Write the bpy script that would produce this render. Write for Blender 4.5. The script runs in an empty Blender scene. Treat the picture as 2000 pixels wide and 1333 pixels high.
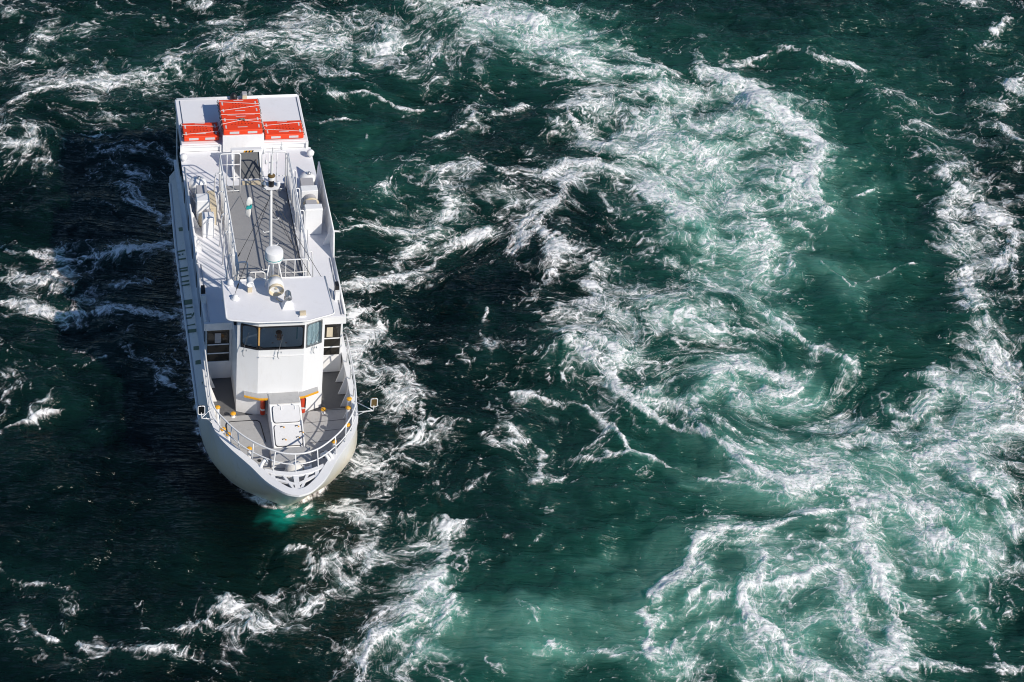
# A white sightseeing boat among tidal whirlpools, seen from a high bridge.
import bpy, math, random
import numpy as np
from mathutils import Matrix, Vector

random.seed(7)
scene = bpy.context.scene
COL = scene.collection

# ---------------------------------------------------------------- camera, sky, sun, exposure
cam = bpy.data.cameras.new('camera'); cam_o = bpy.data.objects.new('camera', cam); COL.objects.link(cam_o)
rt, up, fw = Vector((0.997045, 0.049379, 0.058847)), Vector((-0.076819, 0.640888, 0.763781)), Vector((0, 0.766044, -0.642788))
cam_o.matrix_world = Matrix(((rt.x, up.x, -fw.x, 0), (rt.y, up.y, -fw.y, 0), (rt.z, up.z, -fw.z, 45), (0, 0, 0, 1)))
cam.sensor_width = 36; cam.lens = 86.4; cam.clip_start = .5; cam.clip_end = 9000
scene.camera = cam_o

SUN_EL, SUN_ROT = math.radians(36), math.radians(127)
world = bpy.data.worlds.new('World'); scene.world = world; world.use_nodes = True
wn = world.node_tree; bg = wn.nodes['Background']
sky = wn.nodes.new('ShaderNodeTexSky'); sky.sky_type = 'NISHITA'; sky.sun_disc = False
sky.sun_elevation = SUN_EL; sky.sun_rotation = SUN_ROT; sky.air_density = 1.0; sky.dust_density = .1; sky.ozone_density = 6.0
wn.links.new(sky.outputs['Color'], bg.inputs['Color']); bg.inputs['Strength'].default_value = .088
sun = bpy.data.lights.new('sun', 'SUN'); sun.energy = 4.2; sun.angle = math.radians(.5); sun.color = (1.0, .93, .83)
sun_o = bpy.data.objects.new('sun', sun); COL.objects.link(sun_o); sun_o.location = (30, -20, 60)
to_sun = Vector((math.sin(SUN_ROT)*math.cos(SUN_EL), math.cos(SUN_ROT)*math.cos(SUN_EL), math.sin(SUN_EL)))
sun_o.rotation_euler = to_sun.to_track_quat('Z', 'Y').to_euler()
scene.cycles.filter_width = 1.05
vs = scene.view_settings; vs.view_transform = 'Standard'; vs.look = 'None'; vs.gamma = 1; vs.use_curve_mapping = False; vs.exposure = 0

# ---------------------------------------------------------------- materials
def new_mat(name):
    m = bpy.data.materials.new(name); m.use_nodes = True
    nt = m.node_tree; return m, nt, nt.nodes['Principled BSDF']
def paint(name, col, rough=.4, var=.06, scale=3.0, grime=0.0, grime_col=(.25, .2, .13), bump=.0, bscale=60, metal=0.0, spec=.5):
    m, nt, p = new_mat(name); N, L = nt.nodes, nt.links
    tc = N.new('ShaderNodeTexCoord'); n1 = N.new('ShaderNodeTexNoise'); n1.inputs['Scale'].default_value = scale; n1.inputs['Detail'].default_value = 6
    L.new(tc.outputs['Object'], n1.inputs['Vector'])
    mix = N.new('ShaderNodeMix'); mix.data_type = 'RGBA'
    mix.inputs[6].default_value = (*[c*(1-var) for c in col], 1); mix.inputs[7].default_value = (*[min(1, c*(1+var)) for c in col], 1)
    L.new(n1.outputs['Fac'], mix.inputs[0]); out = mix.outputs[2]
    if grime:
        n2 = N.new('ShaderNodeTexNoise'); n2.inputs['Scale'].default_value = scale*2.3; n2.inputs['Detail'].default_value = 9; n2.inputs['Roughness'].default_value = .7
        mp = N.new('ShaderNodeMapping'); mp.inputs['Scale'].default_value = (1.6, 1.6, .35); L.new(tc.outputs['Object'], mp.inputs['Vector']); L.new(mp.outputs['Vector'], n2.inputs['Vector'])
        r = N.new('ShaderNodeMapRange'); r.inputs['From Min'].default_value = .52; r.inputs['From Max'].default_value = .78; r.inputs['To Max'].default_value = grime; L.new(n2.outputs['Fac'], r.inputs['Value'])
        g = N.new('ShaderNodeMix'); g.data_type = 'RGBA'; g.inputs[7].default_value = (*grime_col, 1); L.new(r.outputs['Result'], g.inputs[0]); L.new(out, g.inputs[6]); out = g.outputs[2]
    L.new(out, p.inputs['Base Color']); p.inputs['Roughness'].default_value = rough; p.inputs['Metallic'].default_value = metal
    p.inputs['Specular IOR Level'].default_value = spec
    if bump:
        n3 = N.new('ShaderNodeTexNoise'); n3.inputs['Scale'].default_value = bscale; n3.inputs['Detail'].default_value = 3; L.new(tc.outputs['Object'], n3.inputs['Vector'])
        b = N.new('ShaderNodeBump'); b.inputs['Strength'].default_value = bump; b.inputs['Distance'].default_value = .01; L.new(n3.outputs['Fac'], b.inputs['Height']); L.new(b.outputs['Normal'], p.inputs['Normal'])
    return m
WHITE = paint('white_paint', (.84, .84, .84), .38, .03, 1.5, .22, (.50, .45, .36), .15, 25)
ROOFW = paint('roof_paint', (.80, .80, .825), .55, .03, 1.2, .16, (.48, .45, .40), .25, 90)
LIDW = paint('lid_paint', (.68, .68, .69), .5, .04, 2, .2, (.45, .42, .36), .2, 60)
TUBEW = paint('tube_paint', (.80, .80, .80), .35, .03, 4, .15, (.40, .24, .10))
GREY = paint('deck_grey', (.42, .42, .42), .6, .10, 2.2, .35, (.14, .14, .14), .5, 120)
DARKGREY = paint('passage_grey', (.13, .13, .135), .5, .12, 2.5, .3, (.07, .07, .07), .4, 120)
WALK = paint('walkway_grey', (.30, .30, .305), .6, .06, 2.5, .25, (.15, .15, .15), .4, 140)
ORANGE = paint('raft_orange', (.86, .060, .010), .5, .07, 5, .12, (.45, .05, .02), .2, 40)
TAPE = paint('reflective_tape', (.62, .62, .62), .3, .10, 30)
BLACK = paint('black_rubber', (.012, .012, .014), .45, .2, 8)
INK = paint('stencil_ink', (.05, .012, .006), .6, .1, 8)
YELLOW = paint('yellow_paint', (.78, .38, .02), .45, .10, 8, .2, (.35, .16, .03))
RED = paint('red_paint', (.52, .045, .012), .4, .10, 9)
CREAM = paint('aged_cream', (.62, .53, .38), .45, .10, 6, .35, (.35, .2, .07))
STEEL = paint('steel', (.45, .46, .48), .3, .08, 10, metal=.9)
WIRE = paint('wire_rope', (.05, .05, .055), .4, .1, 20)
TEAL = paint('green_lettering', (.004, .085, .062), .35, .10, 10)
FLAGTEAL = paint('flag_teal', (.01, .33, .33), .7, .1, 12)
CLOTH = paint('white_cloth', (.74, .73, .70), .85, .06, 7, .2, (.45, .42, .36), .5, 35)
ROPE = paint('white_rope', (.72, .71, .70), .85, .08, 40, bump=.6, bscale=120)
OLDROPE = paint('grey_rope', (.20, .18, .15), .9, .3, 40, bump=.6, bscale=120)
NAVY = paint('navy_cloth', (.012, .016, .030), .9, .2, 12, bump=.4, bscale=80)
SKIN = paint('skin', (.55, .24, .13), .5, .06, 20)
DARKIN = paint('cabin_lining', (.012, .014, .018), .6, .2, 3)
WOOD = paint('varnished_wood', (.55, .33, .12), .35, .18, 14)
HAIR = paint('brown_hair', (.16, .06, .025), .5, .2, 30)
PANESKY = paint('pane_reflection_blue', (.66, .74, .80), .8, .10, 6, bump=.5, bscale=20)  # pale blue imitating a reflection in the right wheelhouse pane
TAN = paint('tan_panel', (.62, .54, .40), .6, .06, 5)
VENTGREY = paint('vent_grey', (.42, .41, .42), .55, .06, 5, .2, (.3, .25, .18))
MIRROR = paint('mirror_glass', (.05, .06, .07), .04, .05, 2, metal=.8)
BROWN = paint('brown_back', (.13, .085, .03), .5, .15, 10)

def glass(name, tint=(.75, .82, .85)):
    m, nt, p = new_mat(name); N, L = nt.nodes, nt.links; N.remove(p)
    out = N['Material Output']; tr = N.new('ShaderNodeBsdfTransparent'); tr.inputs['Color'].default_value = (*tint, 1)
    gl = N.new('ShaderNodeBsdfGlossy'); gl.inputs['Roughness'].default_value = .03
    fr = N.new('ShaderNodeFresnel'); fr.inputs['IOR'].default_value = 1.28; mx = N.new('ShaderNodeMixShader')
    L.new(fr.outputs['Fac'], mx.inputs['Fac']); L.new(tr.outputs['BSDF'], mx.inputs[1]); L.new(gl.outputs['BSDF'], mx.inputs[2]); L.new(mx.outputs['Shader'], out.inputs['Surface'])
    return m
GLASS = glass('window_glass', (.80, .85, .86))

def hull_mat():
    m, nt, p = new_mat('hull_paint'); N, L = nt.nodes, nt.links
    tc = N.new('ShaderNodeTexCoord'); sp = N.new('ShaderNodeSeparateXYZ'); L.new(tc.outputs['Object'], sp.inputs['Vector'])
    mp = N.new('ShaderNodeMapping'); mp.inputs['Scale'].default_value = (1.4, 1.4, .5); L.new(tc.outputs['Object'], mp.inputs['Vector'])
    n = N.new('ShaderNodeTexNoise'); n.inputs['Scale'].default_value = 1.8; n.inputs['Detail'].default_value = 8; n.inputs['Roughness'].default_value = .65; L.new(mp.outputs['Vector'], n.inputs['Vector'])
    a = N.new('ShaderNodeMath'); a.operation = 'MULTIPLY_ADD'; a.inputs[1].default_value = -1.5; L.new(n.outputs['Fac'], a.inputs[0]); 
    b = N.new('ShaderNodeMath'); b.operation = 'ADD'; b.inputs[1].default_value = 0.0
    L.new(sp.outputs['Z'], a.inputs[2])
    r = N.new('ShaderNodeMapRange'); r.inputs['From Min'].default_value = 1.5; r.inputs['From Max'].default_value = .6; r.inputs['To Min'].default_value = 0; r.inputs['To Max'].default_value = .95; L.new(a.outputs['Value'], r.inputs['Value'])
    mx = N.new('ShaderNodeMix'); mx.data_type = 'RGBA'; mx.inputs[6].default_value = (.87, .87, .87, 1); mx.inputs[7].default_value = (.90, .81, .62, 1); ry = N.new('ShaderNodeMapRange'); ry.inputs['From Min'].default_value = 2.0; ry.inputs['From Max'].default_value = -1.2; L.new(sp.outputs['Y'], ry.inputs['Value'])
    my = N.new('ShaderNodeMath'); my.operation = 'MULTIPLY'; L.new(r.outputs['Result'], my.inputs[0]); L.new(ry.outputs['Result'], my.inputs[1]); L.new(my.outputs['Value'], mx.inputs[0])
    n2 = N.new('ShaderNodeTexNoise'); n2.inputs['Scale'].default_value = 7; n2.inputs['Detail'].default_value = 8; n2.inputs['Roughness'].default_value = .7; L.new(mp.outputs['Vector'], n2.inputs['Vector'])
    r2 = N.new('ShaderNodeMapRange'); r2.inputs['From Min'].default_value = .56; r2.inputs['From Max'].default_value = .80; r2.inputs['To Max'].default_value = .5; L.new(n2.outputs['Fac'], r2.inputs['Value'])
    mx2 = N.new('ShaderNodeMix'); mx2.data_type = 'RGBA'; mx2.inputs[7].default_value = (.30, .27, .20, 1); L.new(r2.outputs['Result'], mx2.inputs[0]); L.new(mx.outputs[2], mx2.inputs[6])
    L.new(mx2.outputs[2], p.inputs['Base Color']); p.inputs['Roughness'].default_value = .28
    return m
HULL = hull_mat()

# ---------------------------------------------------------------- mesh helpers
class MB:
    """collects shapes and links them as ONE mesh object."""
    def __init__(s): s.v, s.f = [], []
    def add(s, vs, fs):
        o = len(s.v); s.v += [tuple(v) for v in vs]; s.f += [tuple(i+o for i in f) for f in fs]; return s
    def box(s, x0, x1, y0, y1, z0, z1):
        return s.add([(x, y, z) for z in (z0, z1) for y in (y0, y1) for x in (x0, x1)], [(0, 2, 3, 1), (4, 5, 7, 6), (0, 1, 5, 4), (1, 3, 7, 5), (3, 2, 6, 7), (2, 0, 4, 6)])
    def hexa(s, b, t):
        return s.add(list(b)+list(t), [(3, 2, 1, 0), (4, 5, 6, 7), (0, 1, 5, 4), (1, 2, 6, 5), (2, 3, 7, 6), (3, 0, 4, 7)])
    def bar(s, p, q, w, h, upv=(0, 0, 1)):
        p, q = Vector(p), Vector(q); d = (q-p).normalized(); u = Vector(upv); sd = d.cross(u).normalized(); u = sd.cross(d).normalized()
        c = lambda o, a, b: o+sd*a*w/2+u*b*h/2
        return s.hexa([c(p, -1, -1), c(p, 1, -1), c(q, 1, -1), c(q, -1, -1)], [c(p, -1, 1), c(p, 1, 1), c(q, 1, 1), c(q, -1, 1)])
    def prism(s, pts, z0, z1):
        n = len(pts); z0 = z0 if hasattr(z0, '__len__') else [z0]*n; z1 = z1 if hasattr(z1, '__len__') else [z1]*n
        vs = [(x, y, z) for (x, y), z in zip(pts, z0)]+[(x, y, z) for (x, y), z in zip(pts, z1)]
        return s.add(vs, [tuple(range(n-1, -1, -1)), tuple(range(n, 2*n))]+[(i, (i+1) % n, n+(i+1) % n, n+i) for i in range(n)])
    def loft(s, rings, closed=True, caps=True):
        n = len(rings[0]); vs = [p for r in rings for p in r]; fs = []
        for k in range(len(rings)-1):
            for i in range(n if closed else n-1):
                j = (i+1) % n; fs.append((k*n+i, k*n+j, (k+1)*n+j, (k+1)*n+i))
        if caps and closed: fs += [tuple(range(n-1, -1, -1)), tuple((len(rings)-1)*n+i for i in range(n))]
        return s.add(vs, fs)
    def tube(s, pts, r, n=8, closed=False):
        P = [Vector(p) for p in pts]; m = len(P); rings = []; ref = None
        for i, p in enumerate(P):
            a = P[(i-1) % m] if (closed or i) else p; b = P[(i+1) % m] if (closed or i < m-1) else p
            d = (b-a).normalized()
            if ref is None: ref = Vector((0, 0, 1)) if abs(d.z) < .9 else Vector((1, 0, 0))
            u = (ref-d*ref.dot(d)); u = u.normalized() if u.length > 1e-4 else d.orthogonal().normalized(); ref = u; w = d.cross(u)
            rr = r[i] if hasattr(r, '__len__') else r
            rings.append([p+(u*math.cos(t)+w*math.sin(t))*rr for t in (2*math.pi*k/n for k in range(n))])
        if closed: rings.append(rings[0])
        return s.loft(rings, True, not closed)
    def lathe(s, prof, o=(0, 0, 0), axis=(0, 0, 1), n=20):
        a = Vector(axis).normalized(); u = a.orthogonal().normalized(); w = a.cross(u); o = Vector(o)
        return s.loft([[o+a*h+(u*math.cos(t)+w*math.sin(t))*max(r, .0005) for t in (2*math.pi*k/n for k in range(n))] for r, h in prof])
    def build(s, name, mat, parent=None, bevel=0, smooth=False, seg=2, props=None, at=(0, 0, 0)):
        me = bpy.data.meshes.new(name); o3 = Vector(at)
        me.from_pydata([tuple(Vector(v)-o3) for v in s.v], [], s.f); me.validate(); me.update(); me.materials.append(mat)
        o = bpy.data.objects.new(name, me); COL.objects.link(o)
        if parent is not None: o.parent = parent
        o.location = at
        import bmesh
        bm = bmesh.new(); bm.from_mesh(me); bmesh.ops.recalc_face_normals(bm, faces=bm.faces); bm.to_mesh(me); bm.free()
        if smooth: me.shade_smooth()
        if bevel:
            b = o.modifiers.new('bevel', 'BEVEL'); b.width = bevel; b.segments = seg; b.limit_method = 'ANGLE'; b.angle_limit = math.radians(40)
            me.shade_smooth(); b.harden_normals = True; b.angle_limit = math.radians(18)
        for k, v in (props or {}).items(): o[k] = v
        return o
def arc(c, r, a0, a1, n, ax=(1, 0, 0), ay=(0, 0, 1)):
    c, ax, ay = Vector(c), Vector(ax), Vector(ay)
    return [c+ax*r*math.cos(a0+(a1-a0)*k/n)+ay*r*math.sin(a0+(a1-a0)*k/n) for k in range(n+1)]
def rounded(pts, r, n=4):
    """round the inner corners of an open polyline."""
    P = [Vector(p) for p in pts]; out = [P[0]]
    for a, b, c in zip(P[:-2], P[1:-1], P[2:]):
        d0, d1 = (a-b), (c-b); q = min(r, d0.length*.49, d1.length*.49); s0, s1 = b+d0.normalized()*q, b+d1.normalized()*q
        out += [s0*(1-t)**2+b*2*t*(1-t)+s1*t*t for t in (k/n for k in range(n+1))]
    return out+[P[-1]]
def catmull(P, k=4):
    P = [np.array(p, float) for p in P]; out = []
    for i in range(len(P)-1):
        a, b, c, d = P[max(i-1, 0)], P[i], P[i+1], P[min(i+2, len(P)-1)]
        for t in (j/k for j in range(k)):
            out.append(tuple(.5*(2*b+(c-a)*t+(2*a-5*b+4*c-d)*t*t+(-a+3*b-3*c+d)*t**3)))
    return out+[tuple(P[-1])]
def share(src, name, parent, loc, rot=None, scale=None):
    """another object with the same mesh (and modifiers)."""
    o = src.copy(); o.name = name; COL.objects.link(o); o.parent = parent; o.location = loc
    if rot is not None: o.rotation_euler = rot
    if scale is not None: o.scale = scale
    return o
def empty(name, mat_world, label=None, cat=None, group=None):
    o = bpy.data.objects.new(name, None); COL.objects.link(o); o.matrix_world = mat_world; o.empty_display_size = .2
    if label: o['label'] = label
    if cat: o['category'] = cat
    if group: o['group'] = group
    return o
DARKPANE = paint('tinted_pane', (.030, .028, .024), .06, .2, 3)
DARKDOOR = paint('door_grey', (.09, .095, .10), .5, .12, 4, .2, (.2, .2, .2))
# ---------------------------------------------------------------- survey of the sea surface (metres, camera over the origin)
STREAKS = [
 (0.34,1.15,0,[(2.66,52.41),(3.53,51.49),(4.82,50.44),(6.07,49.60),(6.64,48.85),(7.57,48.41),(8.54,48.56)]),
 (0.35,1.1,0,[(6.40,68.00),(7.23,67.27),(7.73,66.25),(8.61,65.64),(9.04,64.28),(8.87,62.60),(9.10,61.16)]),
 (0.22,1.1,0,[(5.84,52.98),(6.32,53.44),(7.16,53.27),(7.80,52.95)]),
 (0.17,0.9,0,[(-6.49,65.05),(-5.20,65.37),(-3.85,64.97),(-2.85,64.82)]),
 (0.17,0.85,0,[(-6.66,63.60),(-6.06,64.10),(-5.56,63.97),(-5.14,62.96)]),
 (0.18,0.9,0,[(8.99,58.21),(9.86,57.33),(10.51,57.90),(11.94,58.57)]),
 (0.17,0.8,0,[(9.29,61.32),(10.44,61.86),(11.77,62.71)]),
 (0.12,0.8,0,[(0.51,43.32),(1.30,43.05),(2.20,43.32)]),
 (0.11,0.75,0,[(1.62,44.90),(2.16,44.77),(3.07,45.24)]),
 (0.87,0.62,0,[(-16.01,64.92),(-14.51,64.83),(-13.17,64.66),(-12.17,65.59),(-11.03,66.80),(-9.62,67.54),(-7.81,67.92),(-6.50,68.35)]),
 (0.57,0.6,0,[(-15.05,65.05),(-13.76,65.23),(-12.75,65.07),(-11.78,66.24),(-10.33,67.81),(-8.24,68.66),(-6.75,69.09)]),
 (0.19,0.9,0,[(-16.57,62.88),(-15.79,63.84),(-14.46,64.54),(-12.88,64.91)]),
 (0.50,0.6,0,[(-14.93,64.42),(-13.80,63.63),(-12.91,62.70)]),
 (0.28,0.8,0,[(-16.32,61.69),(-15.79,62.20),(-15.26,61.83),(-15.23,61.20),(-15.69,60.95),(-16.17,61.00)]),
 (0.24,0.55,0,[(-16.01,60.21),(-15.05,60.15),(-14.18,60.51)]),
 (0.44,0.55,0,[(-17.32,66.46),(-16.46,66.34),(-16.37,66.90),(-15.98,67.32)]),
 (0.32,0.5,0,[(-17.21,68.39),(-16.87,69.23)]),
 (0.50,0.5,0,[(-15.48,67.33),(-14.78,68.11),(-13.90,68.86),(-12.32,69.72),(-9.82,70.28),(-7.70,69.90)]),
 (0.23,0.6,0,[(-12.49,69.70),(-11.93,68.83),(-10.17,69.08),(-8.30,69.18)]),
 (1.02,0.6,0,[(-6.15,69.97),(-5.22,69.15),(-4.46,68.32),(-3.25,68.03)]),
 (0.76,0.62,0,[(-7.62,67.73),(-6.11,67.79),(-4.79,68.22),(-3.55,67.53),(-3.15,66.68)]),
 (1.28,0.8,0,[(-3.33,71.50),(-2.05,70.55),(-0.99,70.22),(0.06,69.89)]),
 (0.82,0.7,0,[(-0.61,69.49),(0.80,68.44),(2.51,67.61),(4.20,67.70)]),
 (0.31,0.6,0,[(-6.88,65.58),(-6.45,66.23),(-5.00,66.73),(-3.15,66.68)]),
 (0.30,0.7,0,[(-2.75,63.33),(-1.69,64.55),(-0.57,65.21),(-0.10,65.63)]),
 (0.17,0.75,0,[(-2.10,64.55),(-1.98,65.23),(-1.61,66.07)]),
 (1.01,0.58,0,[(0.92,65.04),(2.38,65.96),(3.70,66.44),(5.04,67.06)]),
 (0.51,0.9,1,[(1.16,65.07),(1.76,64.30),(2.59,63.57),(2.83,64.02)]),
 (0.63,0.6,0,[(2.33,68.35),(4.03,68.28),(5.21,67.53)]),
 (1.09,1.0,-1,[(6.23,68.13),(7.14,67.35),(7.70,66.25),(8.67,65.65),(9.11,64.29),(8.91,62.61),(9.15,60.98)]),
 (0.85,0.55,0,[(7.68,65.52),(8.28,63.90),(8.23,62.52),(8.34,61.20)]),
 (0.62,0.62,0,[(3.39,64.66),(4.86,63.73),(5.98,62.77),(6.75,60.99),(7.27,60.02),(7.60,59.04),(7.13,57.73)]),
 (0.24,0.7,0,[(7.99,60.37),(8.52,59.79),(8.74,59.43),(8.07,58.22),(7.97,57.59)]),
 (0.77,1.0,0,[(3.71,61.34),(4.30,60.68),(4.93,60.03)]),
 (0.46,0.6,0,[(3.25,62.69),(4.21,63.36),(4.86,62.49)]),
 (0.46,0.9,0,[(0.56,61.47),(1.33,62.27),(2.13,62.40),(2.86,61.95)]),
 (0.40,0.9,0,[(-0.42,57.53),(0.50,59.16),(1.07,60.52),(1.35,61.76)]),
 (0.70,0.9,0,[(0.51,59.03),(1.03,58.33),(0.99,57.58)]),
 (0.32,0.85,0,[(1.35,61.89),(0.92,60.37),(0.33,59.65),(-0.43,57.78),(-0.70,57.00)]),
 (0.53,0.6,0,[(1.78,57.80),(2.25,57.37),(2.35,56.17),(2.00,55.41),(1.92,55.64)]),
 (0.30,0.7,0,[(1.32,57.75),(0.77,56.21),(0.52,55.23),(0.84,54.57),(1.18,55.31)]),
 (0.38,0.9,0,[(-4.72,55.54),(-4.00,55.75),(-3.14,56.21),(-2.59,56.89),(-2.20,57.93),(-1.17,58.64)]),
 (0.31,0.75,0,[(-3.62,56.64),(-3.42,57.78),(-2.70,58.37),(-2.18,59.84),(-2.53,61.39)]),
 (0.16,0.85,0,[(-5.59,58.13),(-4.25,58.55),(-3.61,58.25),(-3.26,57.67)]),
 (0.49,0.62,0,[(-4.42,60.34),(-3.23,61.29),(-1.97,61.33),(-0.54,61.38)]),
 (0.49,0.62,0,[(-2.50,62.20),(-1.35,61.54),(-0.36,60.87),(0.44,60.71)]),
 (1.05,0.62,0,[(-4.76,55.89),(-4.19,54.66),(-4.47,53.70),(-4.22,52.59),(-3.78,51.76),(-2.99,50.98),(-2.38,49.57),(-2.94,48.68),(-3.71,48.09)]),
 (0.39,0.9,0,[(-4.59,54.14),(-3.90,54.69),(-3.74,53.78),(-4.50,53.24),(-4.36,51.91),(-3.26,50.74)]),
 (0.27,1.0,-1,[(-3.96,47.86),(-3.44,48.12),(-2.79,48.60),(-2.28,49.42),(-2.29,50.21)]),
 (0.16,0.8,0,[(-0.84,55.06),(-0.99,54.35),(-1.10,53.65),(-0.84,53.00)]),
 (0.16,0.75,0,[(-1.48,52.81),(-1.31,52.45),(-0.76,52.78),(-0.64,53.25)]),
 (0.76,0.9,1,[(1.47,53.45),(2.51,52.61),(3.53,51.49),(4.82,50.44),(6.07,49.60),(6.64,48.85),(7.57,48.41),(8.54,48.56)]),
 (0.59,0.65,0,[(2.94,52.78),(4.39,51.63),(5.81,50.72),(7.19,49.63),(8.57,49.17)]),
 (0.47,0.95,0,[(1.47,53.27),(1.67,53.89),(2.41,53.79),(3.00,53.45),(2.94,52.89)]),
 (0.37,0.55,0,[(2.61,54.55),(3.49,55.48),(4.98,55.30),(6.46,54.78),(7.66,55.16)]),
 (0.47,0.9,0,[(5.77,52.89),(6.29,53.44),(7.16,53.27),(7.73,53.01),(8.15,52.50),(7.70,52.12),(7.28,52.40)]),
 (0.21,0.7,0,[(6.35,52.84),(6.35,52.07),(6.68,51.46)]),
 (0.33,0.85,1,[(7.52,55.61),(8.24,54.72),(8.95,54.16),(9.51,53.66)]),
 (0.76,0.75,0,[(7.57,48.35),(8.53,48.26),(9.61,47.88),(10.70,47.81),(11.63,47.52)]),
 (0.32,1.0,1,[(4.94,46.16),(5.75,46.56),(6.82,46.41),(7.79,46.90),(8.49,47.40),(9.39,47.66)]),
 (0.52,0.95,1,[(5.75,46.48),(5.00,46.11),(4.69,45.23),(4.27,44.27),(3.99,43.33),(3.79,42.26),(3.96,41.59)]),
 (0.68,0.9,0,[(9.56,47.09),(9.75,45.78),(10.18,44.62),(10.56,43.67),(10.12,42.48),(9.51,41.90)]),
 (0.51,0.95,-1,[(6.40,44.49),(6.75,43.63),(7.38,42.98),(7.73,42.15),(8.85,41.50)]),
 (0.19,0.9,0,[(6.40,44.49),(7.57,44.80),(8.40,45.45),(9.21,45.63)]),
 (0.68,1.0,0,[(11.50,46.69),(11.78,46.42)]),
 (0.40,0.62,0,[(8.92,45.32),(9.11,43.88),(9.42,42.58)]),
 (0.39,0.7,0,[(9.25,41.93),(10.80,42.16),(13.34,42.56)]),
 (0.15,0.85,0,[(11.94,44.81),(12.34,44.22),(12.66,43.45),(13.04,42.49)]),
 (0.28,0.8,0,[(6.94,45.85),(7.08,44.93),(6.44,44.50),(5.58,44.04)]),
 (0.22,0.7,0,[(5.20,45.10),(5.52,44.77),(5.32,44.20),(4.92,43.61)]),
 (0.30,0.6,0,[(4.41,42.15),(4.92,42.90),(5.70,43.25),(6.23,43.57)]),
 (0.86,0.6,0,[(9.34,69.48),(10.98,68.17),(12.14,66.70),(12.58,64.75),(13.26,63.17),(14.27,61.96),(14.81,60.20),(15.09,58.47)]),
 (0.32,0.85,0,[(6.41,68.45),(7.28,69.41),(8.15,69.71),(9.51,69.34),(10.85,68.92)]),
 (0.45,0.75,0,[(16.37,69.37),(15.73,68.52),(15.25,66.82),(15.67,65.30)]),
 (0.54,0.62,0,[(13.84,73.97),(15.58,73.56),(16.15,72.49),(15.34,71.09)]),
 (0.77,0.6,0,[(13.35,62.37),(13.30,60.01),(13.33,57.76),(13.45,55.86),(13.94,54.08),(14.49,52.37)]),
 (0.62,0.85,0,[(13.55,62.80),(14.41,61.71),(15.17,60.63),(14.59,58.90)]),
 (0.36,0.75,0,[(10.87,52.17),(11.59,52.14),(12.20,53.42),(12.89,53.06),(13.32,52.23),(14.44,52.58)]),
 (0.38,0.8,0,[(11.28,50.09),(12.15,50.40),(12.92,51.01),(14.38,51.39)]),
 (0.27,0.8,0,[(12.54,50.03),(12.80,49.04),(13.31,48.59),(13.71,47.16)]),
 (0.24,0.65,0,[(9.95,51.20),(10.62,50.60),(11.92,51.00)]),
 (0.26,0.6,0,[(11.86,45.45),(12.59,46.09),(13.61,45.64)]),
 (0.20,0.9,0,[(0.11,51.35),(0.98,51.19),(2.26,51.12),(2.87,50.34),(3.49,49.31),(4.40,49.10),(5.78,48.55),(6.74,48.36)]),
 (0.24,0.85,0,[(1.75,49.21),(2.73,49.12),(3.49,49.21)]),
 (0.20,0.7,0,[(2.84,50.38),(2.57,49.72),(2.02,49.45)]),
 (0.27,0.85,0,[(0.19,49.87),(0.91,49.32),(1.03,48.12),(0.45,47.26)]),
 (0.34,0.85,0,[(-0.50,49.54),(0.01,49.12),(0.42,49.43)]),
 (0.18,0.7,0,[(1.28,47.06),(0.92,45.95),(0.46,44.96),(0.64,43.88),(1.15,42.86),(1.36,42.09),(2.49,41.91),(3.92,41.58)]),
 (0.45,0.95,-1,[(-1.17,46.11),(-1.30,45.52),(-1.48,44.75),(-1.34,44.17),(-1.96,43.33),(-2.19,43.04),(-1.69,42.47),(-1.98,42.00),(-2.78,41.74),(-3.08,40.86),(-3.21,40.29)]),
 (0.44,0.75,0,[(-1.04,43.16),(-1.33,41.90),(-1.89,40.98)]),
 (0.21,0.7,0,[(-12.43,43.16),(-11.68,42.65),(-10.89,42.55),(-10.29,42.44)]),
 (0.16,0.9,0,[(-11.48,41.31),(-11.08,40.91),(-10.64,40.89)]),
 (0.26,0.85,0,[(-10.05,40.78),(-9.41,40.71),(-8.61,40.59),(-7.66,40.81)]),
 (0.38,0.72,0,[(-7.88,41.38),(-7.16,41.66),(-6.42,41.80),(-5.38,41.64)]),
 (0.65,0.75,0,[(-6.64,42.47),(-5.97,42.28),(-5.53,41.84),(-6.02,41.66)]),
 (0.21,0.7,0,[(-7.04,42.61),(-6.69,42.82),(-6.26,42.51)]),
 (0.45,0.7,0,[(-5.56,43.61),(-5.35,43.24),(-5.34,42.88)]),
 (0.19,0.85,0,[(-5.43,44.69),(-4.90,44.66),(-4.72,44.21)]),
 (0.31,0.7,0,[(-4.97,45.88),(-4.33,46.14),(-3.67,46.22),(-3.08,45.70),(-3.03,45.14),(-3.63,44.52),(-4.63,44.04)]),
 (0.24,0.7,0,[(-3.00,44.77),(-3.43,43.80),(-4.15,43.18),(-4.60,42.60)]),
 (0.22,0.7,0,[(-4.46,46.13),(-3.84,46.58),(-2.81,47.19)]),
 (0.36,0.75,0,[(-1.02,46.90),(-0.26,47.77),(0.28,48.03)]),
 (0.34,0.95,0,[(-15.10,55.89),(-14.19,55.81),(-13.17,55.57),(-12.54,55.82),(-11.55,56.14),(-10.29,56.74)]),
 (0.50,0.85,-1,[(-14.65,53.73),(-13.45,53.58),(-12.10,53.42),(-11.11,53.58),(-9.80,53.63)]),
 (0.44,0.62,0,[(-14.91,54.99),(-13.83,54.77),(-13.14,54.27),(-14.01,53.46)]),
 (0.27,1.0,-1,[(-13.55,48.49),(-12.95,48.94),(-12.04,49.40)]),
 (0.67,0.6,0,[(-14.03,50.44),(-13.10,50.02),(-12.58,49.54),(-13.41,49.13)]),
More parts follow.
